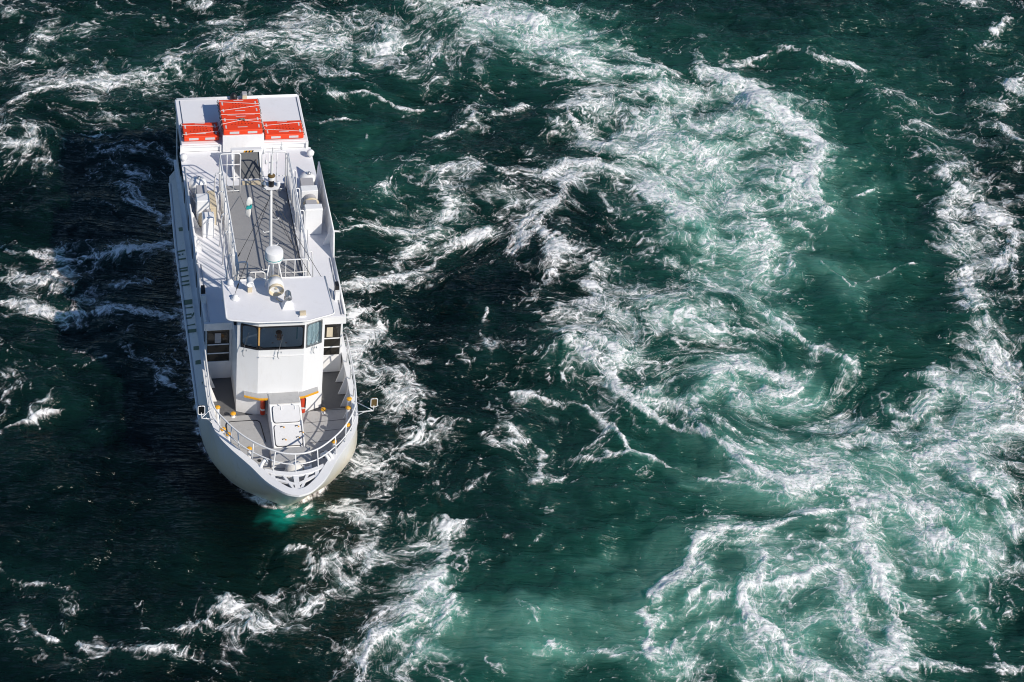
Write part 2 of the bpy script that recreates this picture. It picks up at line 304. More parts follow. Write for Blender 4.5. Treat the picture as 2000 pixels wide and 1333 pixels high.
 (0.91,0.6,0,[(-13.00,61.36),(-12.12,60.40),(-11.68,58.88),(-10.87,58.47)]),
 (0.69,0.62,0,[(-10.81,51.81),(-10.05,51.57),(-9.03,50.49),(-8.62,49.69)]),
 (0.21,0.8,0,[(-12.31,51.81),(-11.86,51.68),(-11.26,51.53)]),
 (0.12,0.7,0,[(-11.46,49.15),(-11.15,48.56),(-10.97,48.75)]),
 (0.10,0.6,0,[(-13.13,48.44),(-12.76,47.97),(-12.06,47.93),(-11.41,48.12)]),
 (0.15,0.6,0,[(-13.38,47.69),(-12.79,47.46)]),
 (0.29,1.0,0,[(-5.52,45.95),(-5.13,46.05),(-4.87,46.37)]),
 (0.47,0.7,0,[(-0.87,44.63),(-1.19,45.34),(-0.90,46.14)]),
]
DENSITY = [
 (2.81,60.49,1.88,1.43,-0.34),
 (1.77,58.30,1.07,1.50,-0.20),
 (3.92,58.07,0.92,0.99,-0.22),
 (7.29,44.31,0.53,0.46,-0.25),
 (8.41,42.91,0.65,0.53,-0.20),
 (5.99,45.19,0.53,0.93,-0.20),
 (7.91,46.72,0.82,0.48,-0.25),
 (14.02,57.85,0.93,9.88,0.12),
 (-6.34,63.64,1.44,1.67,-0.10),
 (-11.85,66.68,5.40,2.65,0.16),
 (-4.80,68.28,3.35,2.73,0.10),
 (0.59,69.34,3.07,3.10,0.10),
 (3.53,66.71,3.34,2.65,0.06),
 (-15.89,64.35,1.75,3.10,0.08),
 (-15.19,60.80,1.84,2.36,0.10),
 (6.47,62.83,2.58,4.37,0.14),
 (2.53,58.40,2.61,4.25,0.26),
 (4.37,64.50,3.44,3.11,0.32),
 (5.78,59.83,2.03,3.86,0.36),
 (4.83,53.67,2.78,1.81,0.34),
 (8.08,50.77,2.99,2.12,0.34),
 (8.87,44.39,3.57,2.92,0.38),
 (13.50,58.77,1.41,9.06,0.24),
 (12.47,52.35,2.04,2.41,0.30),
 (-3.33,45.49,1.85,2.06,0.26),
 (-3.51,52.01,1.28,3.92,0.26),
 (-2.49,59.80,2.32,2.57,0.30),
 (-1.48,69.68,4.27,2.18,0.34),
 (-9.46,67.62,5.30,2.10,0.32),
 (-1.99,42.17,1.40,2.25,0.26),
 (-11.94,59.37,1.67,2.80,0.26),
 (-13.62,54.44,2.16,1.84,0.28),
 (1.67,61.67,2.22,2.14,0.28),
 (-4.36,42.80,2.80,2.11,0.18),
 (12.83,50.06,1.71,5.21,0.18),
 (-15.19,60.80,1.38,1.57,0.20),
 (2.61,54.55,1.62,1.84,0.20),
 (10.70,49.82,2.54,2.49,0.30),
 (-8.91,41.45,3.74,1.19,0.10),
 (7.42,57.03,1.98,1.46,0.24),
 (6.32,42.00,2.18,1.03,0.24),
 (2.88,41.65,1.90,0.85,0.16),
 (-10.75,46.01,4.47,3.60,-0.60),
 (-7.21,44.69,1.69,1.65,-0.40),
 (10.93,59.71,1.73,6.42,-0.50),
 (10.32,71.66,4.59,2.26,-0.40),
 (2.81,45.22,1.99,2.98,-0.45),
 (4.81,49.56,1.26,1.03,-0.40),
 (-4.84,63.28,1.76,2.48,-0.35),
 (-12.67,67.63,1.81,1.35,-0.50),
 (-13.13,58.18,2.10,1.74,-0.40),
 (-0.40,55.59,1.34,1.41,-0.30),
 (9.82,56.60,1.98,2.65,-0.40),
 (-0.80,57.48,1.36,0.98,-0.30),
 (-12.19,52.31,2.26,0.66,-0.30),
 (-0.01,43.27,1.16,1.95,-0.40),
 (7.38,47.05,0.82,0.58,-0.15),
 (10.95,44.07,0.92,1.09,-0.25),
 (6.36,43.58,0.78,0.72,-0.10),
 (-1.83,54.71,1.47,1.62,-0.25),
 (0.44,64.55,1.30,1.98,-0.30),
 (12.22,43.67,1.19,1.43,-0.25),
 (5.66,49.87,1.40,0.83,-0.30),
]
AERATION = [
 (-14.23,67.88,4.29,2.11,0.12),
 (12.65,70.09,4.19,3.77,0.10),
 (-4.41,63.90,2.25,2.51,0.22),
 (-5.35,61.83,1.57,1.88,0.15),
 (-11.44,64.09,4.79,3.92,0.08),
 (10.91,59.45,2.67,7.66,0.34),
 (2.43,44.43,2.89,4.02,0.45),
 (8.39,45.26,4.41,4.10,0.50),
 (5.10,51.28,3.71,2.79,0.20),
 (8.33,57.14,3.05,3.89,0.26),
 (6.47,62.83,3.23,4.37,0.42),
 (-0.04,41.68,2.78,1.88,0.60),
 (-5.11,61.05,2.34,2.90,0.34),
 (-1.48,69.68,5.12,3.43,0.42),
 (3.44,60.04,2.66,3.10,0.20),
 (11.84,46.77,0.96,1.16,0.50),
 (6.99,52.37,2.17,1.54,0.42),
 (8.56,48.96,3.63,1.42,0.45),
 (6.97,42.42,3.09,1.56,0.40),
 (3.51,69.44,5.14,3.72,0.22),
 (12.90,68.89,4.49,5.22,0.18),
 (12.74,52.17,2.91,4.37,0.22),
 (-9.88,66.96,6.91,3.26,0.22),
 (-13.51,59.43,3.04,3.06,0.04),
 (12.36,45.13,2.01,3.71,0.22),
 (-13.91,54.41,1.73,1.38,0.04),
 (-2.46,59.29,2.16,2.80,0.20),
 (4.99,56.73,3.03,3.86,0.24),
 (-1.66,44.55,0.91,3.11,0.30),
 (1.33,53.26,0.87,1.34,0.20),
 (0.58,57.16,2.87,2.68,-0.30),
 (2.50,59.93,1.72,1.55,-0.25),
 (15.06,63.41,1.81,4.98,-0.18),
 (-2.73,51.23,2.82,4.28,-0.05),
]
EDDIES = [
 (6.91,52.36,1.96,2.20),
 (2.56,53.40,1.08,1.60),
 (-15.99,61.65,1.63,-1.80),
 (9.69,44.84,3.13,1.20),
 (-0.80,69.77,2.54,1.30),
 (1.15,58.48,1.57,1.30),
 (-5.81,42.03,0.88,1.50),
 (11.69,46.56,0.97,-1.20),
 (2.74,64.29,2.36,1.00),
 (-2.03,59.86,2.20,-1.10),
 (-3.33,45.49,1.41,1.30),
 (12.78,52.61,2.16,1.40),
 (5.06,44.35,1.55,-1.20),
 (-1.75,42.37,1.19,1.30),
 (-11.18,59.47,1.78,1.20),
 (14.07,59.85,2.42,-1.00),
 (-6.81,68.00,2.69,1.10),
 (0.38,48.65,1.33,1.40),
]
LETTERING = [
 [(-1.90,8.74),(-1.78,8.55),(-1.79,8.41),(-1.90,8.57)],
 [(-2.00,7.82),(-1.82,7.57),(-1.82,7.51),(-2.01,7.77)],
 [(-2.00,7.67),(-1.95,7.59),(-1.95,7.52),(-2.00,7.61)],
 [(-1.91,7.53),(-1.87,7.48),(-1.88,7.42),(-1.91,7.49)],
 [(-2.00,7.46),(-1.82,7.19),(-1.83,7.14),(-2.01,7.42)],
 [(-2.01,7.04),(-1.81,6.76),(-1.82,6.71),(-2.01,6.99)],
 [(-2.00,6.92),(-1.82,6.66),(-1.83,6.60),(-2.01,6.87)],
 [(-2.01,6.67),(-1.82,6.40),(-1.82,6.35),(-2.01,6.62)],
 [(-2.00,6.43),(-1.82,6.18),(-1.83,6.12),(-2.00,6.38)],
 [(-2.01,6.28),(-1.82,6.02),(-1.83,5.96),(-2.02,6.24)],
 [(-2.01,5.60),(-1.81,5.30),(-1.83,5.12),(-2.02,5.41)],
 [(-2.00,5.25),(-1.82,5.00),(-1.83,4.95),(-2.00,5.22)],
 [(-2.00,4.96),(-1.87,4.78),(-1.88,4.73),(-2.00,4.91)],
 [(-1.88,4.69),(-1.79,4.74),(-1.78,4.68),(-1.87,4.62)],
 [(-2.01,4.83),(-1.88,4.65),(-1.89,4.60),(-2.00,4.76)],
 [(-2.01,4.50),(-1.82,4.25),(-1.82,4.20),(-2.01,4.47)],
 [(-2.01,4.31),(-1.81,4.01),(-1.82,3.89),(-2.01,4.17)],
 [(-1.93,3.45),(-1.79,3.25),(-1.81,3.12),(-1.94,3.31)],
 [(-1.93,2.85),(-1.79,2.67),(-1.81,2.52),(-1.94,2.71)],
 [(-1.85,1.83),(-1.79,1.79),(-1.80,1.54),(-1.86,1.60)]]
# ---------------------------------------------------------------- water field
def hash_perm(seed):
    r = np.random.RandomState(seed); p = r.permutation(512); return np.concatenate([p, p]), r.rand(512)*2*math.pi
def perlin(x, y, seed=0):
    p, ang = hash_perm(seed); gx, gy = np.cos(ang).astype(np.float32), np.sin(ang).astype(np.float32)
    xf, yf = np.floor(x), np.floor(y); xi, yi = xf.astype(np.int32) & 511, yf.astype(np.int32) & 511
    x, y = (x-xf).astype(np.float32), (y-yf).astype(np.float32)
    u, v = x*x*x*(x*(x*6-15)+10), y*y*y*(y*(y*6-15)+10)
    def g(ix, iy, dx, dy):
        h = p[p[ix & 511] + (iy & 511)] & 511
        return gx[h]*dx + gy[h]*dy
    a, b = g(xi, yi, x, y), g(xi+1, yi, x-1, y)
    c, d = g(xi, yi+1, x, y-1), g(xi+1, yi+1, x-1, y-1)
    return ((a+(b-a)*u)*(1-v) + (c+(d-c)*u)*v)*1.5
def fbm(x, y, seed, octaves, gain=.5):
    s, a = 0, 1.0
    for k in range(octaves):
        s = s + a*perlin(x*2**k+k*17.3, y*2**k-k*9.1, seed+k); a *= gain
    return s
def ridged(x, y, seed, octaves, gain=.55):
    s, a, tot = 0, 1.0, 0
    for k in range(octaves):
        n = 1-np.abs(perlin(x*2**k+k*31.7, y*2**k+k*7.9, seed+k))*1.75
        s = s + a*np.clip(n, 0, 1)**2; tot += a; a *= gain
    return s/tot
def smooth(a, b, x):
    t = np.clip((x-a)/(b-a), 0, 1); return t*t*(3-2*t)
def bilinear(F, fx, fy):
    n, m = F.shape
    fx = np.clip(fx, 0, m-1.001); fy = np.clip(fy, 0, n-1.001)
    ix, iy = fx.astype(np.int32), fy.astype(np.int32); dx, dy = fx-ix, fy-iy
    return (F[iy, ix]*(1-dx)+F[iy, ix+1]*dx)*(1-dy)+(F[iy+1, ix]*(1-dx)+F[iy+1, ix+1]*dx)*dy

def water_field(gx, gy):
    """foam amount, aeration and height of the sea on the grid gx x gy (metres)."""
    X, Y = np.meshgrid(gx.astype(np.float32), gy.astype(np.float32))
    n, m = X.shape
    idx, idy = np.arange(m, dtype=np.float32), np.arange(n, dtype=np.float32)
    # eddies wind the sampling coordinates up
    PX, PY = X.copy(), Y.copy()
    for cx, cy, R, k in EDDIES:
        dx, dy = PX-cx, PY-cy; a = .55*k*np.exp(-(dx*dx+dy*dy)/(R*R)); ca, sa = np.cos(a), np.sin(a)
        PX, PY = cx+dx*ca-dy*sa, cy+dx*sa+dy*ca
    # turbulence bends everything
    wx = fbm(PX/2.6, PY/2.6, 11, 4); wy = fbm(PX/2.6, PY/2.6, 37, 4)
    QX, QY = X+.26*wx, Y+.26*wy                      # for the traced foam lines
    D = np.zeros_like(X); SH = np.zeros_like(X); TX = np.full_like(X, .30); TY = np.full_like(X, -.06); H = np.zeros_like(X)
    for w, k, sharp, pts in STREAKS:
        w = w*.62
        for (x0, y0), (x1, y1) in zip(pts[:-1], pts[1:]):
            R = 3.0*w+.9
            i0, i1 = np.searchsorted(gx, [min(x0, x1)-R, max(x0, x1)+R]); j0, j1 = np.searchsorted(gy, [min(y0, y1)-R, max(y0, y1)+R])
            if i1 <= i0 or j1 <= j0: continue
            sl = (slice(j0, j1), slice(i0, i1)); qx, qy = QX[sl]-x0, QY[sl]-y0
            ex, ey = x1-x0, y1-y0; L = math.hypot(ex, ey)+1e-6; ex /= L; ey /= L
            t = np.clip(qx*ex+qy*ey, 0, L); rx, ry = qx-t*ex, qy-t*ey; d = np.sqrt(rx*rx+ry*ry)
            side = np.sign(ex*ry-ey*rx)              # +1 = left of travel
            if sharp:
                outer = (side*sharp < 0)
                f = np.where(outer, np.exp(-(d/(w*.42))**2), np.exp(-(d/(w*1.5))**1.4))
            else:
                f = np.exp(-(d/w)**2)
            D[sl] = np.maximum(D[sl], k*f); g = k*np.exp(-(d/(2.2*w+.35))**2)
            SH[sl] = np.maximum(SH[sl], g*.7)
            H[sl] = np.maximum(H[sl], min(w, .8)*k*np.exp(-(d/(w*1.3+.15))**2))
            sg = 1 if ex >= 0 else -1
            TX[sl] += 2*g*ex*sg; TY[sl] += 2*g*ey*sg
    base = np.zeros_like(X)
    for cx, cy, rx, ry, k in DENSITY:
        base += k*np.exp(-((QX-cx)/rx)**2-((QY-cy)/ry)**2)
    aer = np.full_like(X, .03)
    # the strait is dark on its left and greener on its right
    aer += .21*smooth(-4, 4, X)
    for cx, cy, rx, ry, k in AERATION:
        aer += k*np.exp(-(((QX+wx*.5)-cx)/rx)**2-(((QY+wy*.5)-cy)/ry)**2)
    tl = np.sqrt(TX*TX+TY*TY)+1e-6; TX /= tl; TY /= tl
    # lace: ridged turbulence at three sizes in the bent coordinates
    ux, uy = PX+.75*wx, PY+.75*wy
    w2x = fbm(PX/.75, PY/.75, 71, 3); w2y = fbm(PX/.75, PY/.75, 83, 3)
    w3x = fbm(PX/.30, PY/.30, 91, 2); w3y = fbm(PX/.30, PY/.30, 95, 2)
    ux, uy = ux+.24*w2x+.05*w3x, uy+.24*w2y+.05*w3y
    speck = fbm(PX/.16+w2x, PY/.13+w2y, 171, 3, .65)
    # drag the lace along the flow
    def drag(F, steps, step):
        acc = F.copy(); c = 1
        for s in (-1, 1):
            ax, ay = X.copy(), Y.copy()
            for q in range(steps):
                fx = np.interp(ax, gx, idx).astype(np.float32); fy = np.interp(ay, gy, idy).astype(np.float32)
                ii = (np.clip(fy.astype(np.int32), 0, n-1), np.clip(fx.astype(np.int32), 0, m-1))
                ax = ax+s*step*TX[ii]; ay = ay+s*step*TY[ii]
                acc += bilinear(F, np.interp(ax, gx, idx).astype(np.float32), np.interp(ay, gy, idy).astype(np.float32)); c += 1
        return acc/c
    def thread(n, w, e=1.0):
        return np.exp(-(np.abs(n)/w)**e)
    patch = fbm(PX/4.5, PY/4.5, 211, 3); lump = fbm(PX/1.1+.4*wx, PY/.8+.4*wy, 231, 3)
    dens = np.clip(.95*base+.15+.06*smooth(-4, 2, X)+.13*patch+.22*lump+.36*SH, 0, 1)
    core = np.clip(D*(1.10+.26*lump), 0, 1.2)
    dens = np.clip(dens+.30*core, 0, 1.1)
    n1 = perlin(ux/.95, uy/.70, 101)+.36*perlin(ux/.36, uy/.28, 102)+.15*perlin(ux/.15, uy/.12, 103); n2 = perlin(ux/.46, uy/.34, 131)+.40*perlin(ux/.17, uy/.13, 132)
    n3 = perlin(ux/.22+w2x, uy/.16+w2y, 151)+.4*perlin(ux/.11, uy/.09, 152)
    t1 = thread(n1, .02+.115*dens)*smooth(.04, .36, dens+.15*lump)
    t2 = thread(n2, .02+.15*dens)*smooth(.20, .60, dens)*.9
    t3 = (.3*drag(thread(n3, .04+.24*dens), 3, .05)+.7*thread(n3, .03+.2*dens))*smooth(.28, .85, dens)
    grain = drag(speck, 2, .05)
    veil = smooth(.32, 1.10, dens+.25*grain+.20*lump)
    solid = smooth(.46, 1.12, core+.50*(t2-.3)+.55*(t3-.25)+.34*grain)
    F = 1-(1-.62*t1)*(1-.55*t2)*(1-.55*t3)*(1-.42*veil)
    F = F*(.66+.42*smooth(-.7, .9, grain+.5*lump))
    F = 1-(1-np.clip(F, 0, 1))*(1-.84*solid)
    aer = .85*aer+.28*SH+.07*patch+.20*np.clip(base, 0, 1)+.26*veil
    swell = .20*fbm(PX/6.0, PY/4.2, 301, 2)+.13*fbm(PX/2.1, PY/1.5, 311, 3)
    chop = .055*fbm(ux/1.0, uy/.62, 321, 4)
    rip = .008*fbm(X/.5, Y/.22, 331, 2)
    Z = swell*1.0+chop+rip+.27*H+.05*F+.03*solid*(.5+grain)
    return X, Y, Z.astype(np.float32), F.astype(np.float32), np.clip(aer, 0, 1.2).astype(np.float32), dens.astype(np.float32), ux, uy

def build_water():
    def axis(lo, hi, step, far_lo, far_hi):
        core = np.arange(lo, hi, step); out, d, x = [], step, core[-1]
        while x < far_hi: d *= 1.17; x += d; out.append(x)
        inn, d, x = [], step, core[0]
        while x > far_lo: d *= 1.17; x -= d; inn.append(x)
        return np.concatenate([inn[::-1], core, out]).astype(np.float64)
    gx = axis(-19.4, 18.6, .036, -1500, 1500); gy = axis(37.6, 76.6, .047, -1500, 4000)
    X, Y, Z, F, A, DN, UX, UY = water_field(gx, gy)
    far = np.maximum(np.maximum(-24-X, X-24), np.maximum(34-Y, Y-82)); keep = np.exp(-(np.clip(far, 0, None)/25)**2)
    # the hull lies in calmer, level water
    bx, by = .9725*(X+6.01)+.2329*(Y-47.96), -.2329*(X+6.01)+.9725*(Y-47.96)
    near = smooth(2.2, 0, np.sqrt(np.clip(np.abs(bx)-1.9, 0, None)**2+np.clip(np.maximum(-1.6-by, by-11.3), 0, None)**2))
    Z *= 1-.9*near
    hd = np.sqrt(np.clip(np.abs(bx-.05)-1.98*np.sqrt(np.clip((by+1.9)/3.0, 0, 1)), 0, None)**2+np.clip(np.maximum(-1.9-by, by-11.4), 0, None)**2)
    A = np.where(A > .25, .25+(A-.25)*.86, A)
    T = np.clip(1.25*np.exp(-((bx-.12+.25*fbm(X/.5, Y/.5, 411, 3))/.62)**2-((by+2.10+.3*fbm(X/.6, Y/.6, 413, 3))/.42)**2)-.12, 0, 1)*(.6+.6*np.clip(.5+fbm(X/.35, Y/.2, 417, 3), 0, 1))
    F = np.maximum(F, np.exp(-(hd/(.18+.12*smooth(-.5, 1.5, bx)))**2)*(.55+.75*fbm(X/.35, Y/.35, 401, 3)))
    DN = np.maximum(DN, .5*np.exp(-(hd/.4)**2))
    Z *= keep; F *= .15+.85*keep; DN *= keep; A = A*keep+.12*(1-keep)
    n, m = X.shape; me = bpy.data.meshes.new('water')
    me.vertices.add(n*m); me.vertices.foreach_set('co', np.stack([X, Y, Z], -1).astype(np.float32).ravel())
    i = (np.arange(n-1)[:, None]*m+np.arange(m-1)[None]).ravel()
    q = np.stack([i, i+1, i+m+1, i+m], -1).astype(np.int32); k = len(q)
    me.loops.add(k*4); me.loops.foreach_set('vertex_index', q.ravel())
    me.polygons.add(k); me.polygons.foreach_set('loop_start', np.arange(k, dtype=np.int32)*4); me.polygons.foreach_set('loop_total', np.full(k, 4, np.int32))
    me.update(calc_edges=True); me.shade_smooth()
    for nm, D in (('foam', F), ('aeration', A), ('bubbles', T)):
        at = me.attributes.new(nm, 'FLOAT', 'POINT'); at.data.foreach_set('value', D.astype(np.float32).ravel())
    at = me.attributes.new('density', 'FLOAT', 'POINT'); at.data.foreach_set('value', DN.astype(np.float32).ravel())
    at = me.attributes.new('lace', 'FLOAT_VECTOR', 'POINT'); at.data.foreach_set('vector', np.stack([UX, UY, UX*0], -1).astype(np.float32).ravel())
    mt, nt, p = new_mat('sea_water'); N, L = nt.nodes, nt.links
    tc = N.new('ShaderNodeTexCoord')
    af = N.new('ShaderNodeAttribute'); af.attribute_name = 'foam'; aa = N.new('ShaderNodeAttribute'); aa.attribute_name = 'aeration'
    def noise(scale, detail, rough=.6, st=(1, 1, 1)):
        mp = N.new('ShaderNodeMapping'); mp.inputs['Scale'].default_value = st; L.new(tc.outputs['Object'], mp.inputs['Vector'])
        t = N.new('ShaderNodeTexNoise'); t.inputs['Scale'].default_value = scale; t.inputs['Detail'].default_value = detail; t.inputs['Roughness'].default_value = rough
        L.new(mp.outputs['Vector'], t.inputs['Vector']); return t.outputs['Fac']
    def math_(op, a, b=None, c=None):
        q_ = N.new('ShaderNodeMath'); q_.operation = op
        for s_, v_ in zip(q_.inputs, (a, b, c)):
            if v_ is None: continue
            if isinstance(v_, (int, float)): s_.default_value = v_
            else: L.new(v_, s_)
        return q_.outputs[0]
    ad = N.new('ShaderNodeAttribute'); ad.attribute_name = 'density'; al = N.new('ShaderNodeAttribute'); al.attribute_name = 'lace'
    dens = ad.outputs['Fac']
    def threads(scale, detail, w0, w1, lo, hi, gain):
        t = N.new('ShaderNodeTexNoise'); t.inputs['Scale'].default_value = scale; t.inputs['Detail'].default_value = detail; t.inputs['Roughness'].default_value = .6; t.inputs['Distortion'].default_value = .35
        L.new(al.outputs['Vector'], t.inputs['Vector'])
        d = math_('ABSOLUTE', math_('SUBTRACT', t.outputs['Fac'], .5)); wd = math_('MULTIPLY_ADD', dens, w1, w0)
        k = math_('SUBTRACT', 1.0, math_('DIVIDE', d, wd)); k.node.use_clamp = True
        m_ = N.new('ShaderNodeMapRange'); m_.interpolation_type = 'SMOOTHSTEP'; m_.inputs['From Min'].default_value = lo; m_.inputs['From Max'].default_value = hi; m_.inputs['To Max'].default_value = gain; L.new(dens, m_.inputs['Value'])
        return math_('MULTIPLY', k, m_.outputs['Result'])
    f1 = threads(2.6, 6, .008, .040, .05, .36, .95); f3 = threads(1.3, 7, .011, .030, .005, .20, .85)
    def fibre(scale, st, detail, rough):
        mp = N.new('ShaderNodeMapping'); mp.inputs['Scale'].default_value = st; mp.inputs['Rotation'].default_value = (0, 0, .25); L.new(al.outputs['Vector'], mp.inputs['Vector'])
        t = N.new('ShaderNodeTexNoise'); t.inputs['Scale'].default_value = scale; t.inputs['Detail'].default_value = detail; t.inputs['Roughness'].default_value = rough; t.inputs['Distortion'].default_value = .15
        L.new(mp.outputs['Vector'], t.inputs['Vector']); return t.outputs['Fac']
    g1 = fibre(6.0, (1, 1.15, 1), 8, .75)
    def web(scale, w0, w1, wob):
        nz = N.new('ShaderNodeTexNoise'); nz.inputs['Scale'].default_value = scale*1.1; nz.inputs['Detail'].default_value = 4; L.new(al.outputs['Vector'], nz.inputs['Vector'])
        ad_ = N.new('ShaderNodeVectorMath'); ad_.operation = 'MULTIPLY_ADD'; ad_.inputs[1].default_value = (wob, wob, 0); L.new(nz.outputs['Color'], ad_.inputs[0]); L.new(al.outputs['Vector'], ad_.inputs[2])
        v = N.new('ShaderNodeTexVoronoi'); v.feature = 'DISTANCE_TO_EDGE'; v.inputs['Scale'].default_value = scale; L.new(ad_.outputs['Vector'], v.inputs['Vector'])
        k = math_('SUBTRACT', 1.0, math_('DIVIDE', v.outputs['Distance'], math_('MULTIPLY_ADD', dens, w1, w0))); k.node.use_clamp = True
        return k
    wb1 = web(2.7, .06, .36, .42)
    grain = noise(17, 7, .80)
    mod = math_('MULTIPLY_ADD', g1, 2.2, math_('MULTIPLY_ADD', wb1, .75, -.34))
    base = math_('MULTIPLY_ADD', math_('SUBTRACT', grain, .5), math_('MULTIPLY_ADD', af.outputs['Fac'], 1.6, .03), math_('MULTIPLY', af.outputs['Fac'], mod))
    mv = N.new('ShaderNodeMapRange'); mv.interpolation_type = 'SMOOTHSTEP'; mv.inputs['From Min'].default_value = .10; mv.inputs['From Max'].default_value = .50; mv.inputs['To Max'].default_value = 1.25; L.new(dens, mv.inputs['Value'])
    f2 = math_('MULTIPLY', math_('MULTIPLY', wb1, g1), mv.outputs['Result'])
    union = lambda a, b: math_('SUBTRACT', 1.0, math_('MULTIPLY', math_('SUBTRACT', 1.0, a), math_('SUBTRACT', 1.0, b)))
    f = union(union(union(base, f1), f2), f3)
    mr = N.new('ShaderNodeMapRange'); mr.interpolation_type = 'SMOOTHSTEP'; mr.inputs['From Min'].default_value = FOAM_LO; mr.inputs['From Max'].default_value = FOAM_HI; L.new(f, mr.inputs['Value'])
    op = mr.outputs['Result']
    ramp = N.new('ShaderNodeValToRGB'); el = ramp.color_ramp.elements
    el[0].position = .0; el[0].color = (*WATER_COLS[0], 1); el[1].position = 1; el[1].color = (*WATER_COLS[3], 1)
    for pos, c in ((.30, WATER_COLS[1]), (.62, WATER_COLS[2]), (.87, WATER_COLS[3])):
        e = el.new(pos); e.color = (*c, 1)
    tb = N.new('ShaderNodeAttribute'); tb.attribute_name = 'bubbles'; tm = N.new('ShaderNodeMix'); tm.data_type = 'RGBA'; tm.inputs[7].default_value = (.004, .25, .19, 1); L.new(tb.outputs['Fac'], tm.inputs[0])
    L.new(aa.outputs['Fac'], ramp.inputs['Fac'])
    mx = N.new('ShaderNodeMix'); mx.data_type = 'RGBA'; L.new(op, mx.inputs[0]); L.new(ramp.outputs['Color'], tm.inputs[6]); L.new(tm.outputs[2], mx.inputs[6]); mx.inputs[7].default_value = (.86, .87, .87, 1)
    L.new(mx.outputs[2], p.inputs['Base Color'])
    rr = N.new('ShaderNodeMapRange'); rr.inputs['To Min'].default_value = .13; rr.inputs['To Max'].default_value = .75; L.new(op, rr.inputs['Value']); L.new(rr.outputs['Result'], p.inputs['Roughness'])
    p.inputs['IOR'].default_value = 1.333; p.subsurface_method = 'RANDOM_WALK'; p.inputs['Specular IOR Level'].default_value = .4
    inv = math_('SUBTRACT', 1.0, op); L.new(inv, p.inputs['Subsurface Weight']); p.inputs['Subsurface Radius'].default_value = (.5, 1.3, 1.2); p.inputs['Subsurface Scale'].default_value = 1.8
    h = math_('MULTIPLY_ADD', noise(1.3, 3, .5, (.5, 2.0, 1)), 1.3, math_('MULTIPLY_ADD', noise(4.2, 3, .55, (.32, 2.1, 1)), .85, math_('MULTIPLY', math_('MULTIPLY', af.outputs['Fac'], math_('MULTIPLY_ADD', g1, 1.6, .2)), .16)))
    bp = N.new('ShaderNodeBump'); bp.inputs['Strength'].default_value = 1.0; bp.inputs['Distance'].default_value = .16; L.new(math_('MULTIPLY_ADD', op, -.55, 1.0), bp.inputs['Strength']); L.new(h, bp.inputs['Height']); L.new(bp.outputs['Normal'], p.inputs['Normal'])
    me.materials.append(mt)
    o = bpy.data.objects.new('water', me); COL.objects.link(o)
    o['kind'] = 'structure'; o['label'] = 'green tidal water streaked with white whirlpool foam'
    return o
FOAM_LO, FOAM_HI = .11, .98
WATER_COLS = [(.0005, .0042, .0036), (.0045, .027, .021), (.014, .085, .063), (.13, .33, .26)]
build_water()

# ================================================================ the boat (local frame: bow towards -y, +z up, metres)
MBOAT = Matrix(((.97217, -.23286, .02560, -6.0071), (.23278, .97251, .00613, 47.9568), (-.02633, 0, .99965, 0), (0, 0, 0, 1)))
boat = empty('sightseeing_boat', MBOAT, 'white sightseeing boat with orange rafts on its stern roof heading through the whirlpools', 'boat')
CX = .05
def P(name, mb, mat, parent=boat, **k): return mb.build(name, mat, parent, **k)

# ---- hull: sections from keel to sheer
STA = [  # sheer (halfbeam, y, z) , shoulder, chine, waterline
 ((0, -3.88, 2.36), (0, -3.17, 1.50), (0, -2.68, .95), (0, -1.78, 0)),
 ((.27, -3.79, 2.36), (.24, -3.09, 1.50), (.22, -2.62, .95), (.17, -1.73, 0)),
 ((.50, -3.58, 2.35), (.46, -2.92, 1.50), (.42, -2.47, .95), (.32, -1.62, 0)),
 ((.76, -3.24, 2.33), (.77, -2.70, 1.50), (.73, -2.28, .95), (.56, -1.45, 0)),
 ((1.08, -2.64, 2.31), (1.11, -2.30, 1.50), (1.09, -2.00, .95), (.95, -1.17, 0)),
 ((1.48, -1.98, 2.29), (1.53, -1.74, 1.50), (1.53, -1.48, .97), (1.32, -.78, 0)),
 ((1.75, -1.42, 2.27), (1.80, -1.22, 1.48), (1.85, -.96, 1.0), (1.64, -.22, 0)),
 ((1.88, -.82, 2.25), (1.92, -.64, 1.42), (2.01, -.34, 1.03), (1.87, .52, 0)),
 ((1.91, .25, 2.24), (1.90, .32, 1.38), (2.07, .60, 1.05), (1.98, 1.25, 0)),
 ((1.91, 2.0, 2.22), (1.86, 2.0, 1.36), (2.08, 2.0, 1.05), (2.0, 2.4, 0)),
 ((1.91, 5.0, 2.20), (1.85, 5.0, 1.35), (2.08, 5.0, 1.05), (2.0, 5.0, 0)),
 ((1.90, 8.0, 2.15), (1.85, 8.0, 1.35), (2.08, 8.0, 1.05), (2.0, 8.0, 0)),
 ((1.86, 10.4, 1.75), (1.82, 10.4, 1.35), (2.02, 10.4, 1.05), (1.96, 10.4, 0)),
 ((1.84, 11.5, 1.62), (1.80, 11.5, 1.33), (2.0, 11.5, 1.05), (1.93, 11.45, 0))]
sheer = catmull([s[0] for s in STA]); shoul = catmull([s[1] for s in STA]); chine = catmull([s[2] for s in STA]); wl = catmull([s[3] for s in STA])
hull = MB()
def section(k):
    a, b, c, d = sheer[k], shoul[k], chine[k], wl[k]
    return [a, tuple((np.array(a)+np.array(b))/2+np.array([.012*min(1, a[0]*4), 0, 0])), b, c, tuple((np.array(c)*.5+np.array(d)*.5)+np.array([.03*min(1, c[0]), 0, 0])), d, (d[0]*.8, d[1]+.25, -.7)][::-1]
nS = len(sheer); order = [(-1, k) for k in range(nS-1, 0, -1)]+[(1, k) for k in range(nS)]
hull.loft([[(CX+sd*x, y, z) for x, y, z in section(k)] for sd, k in order], closed=False)
inn = []
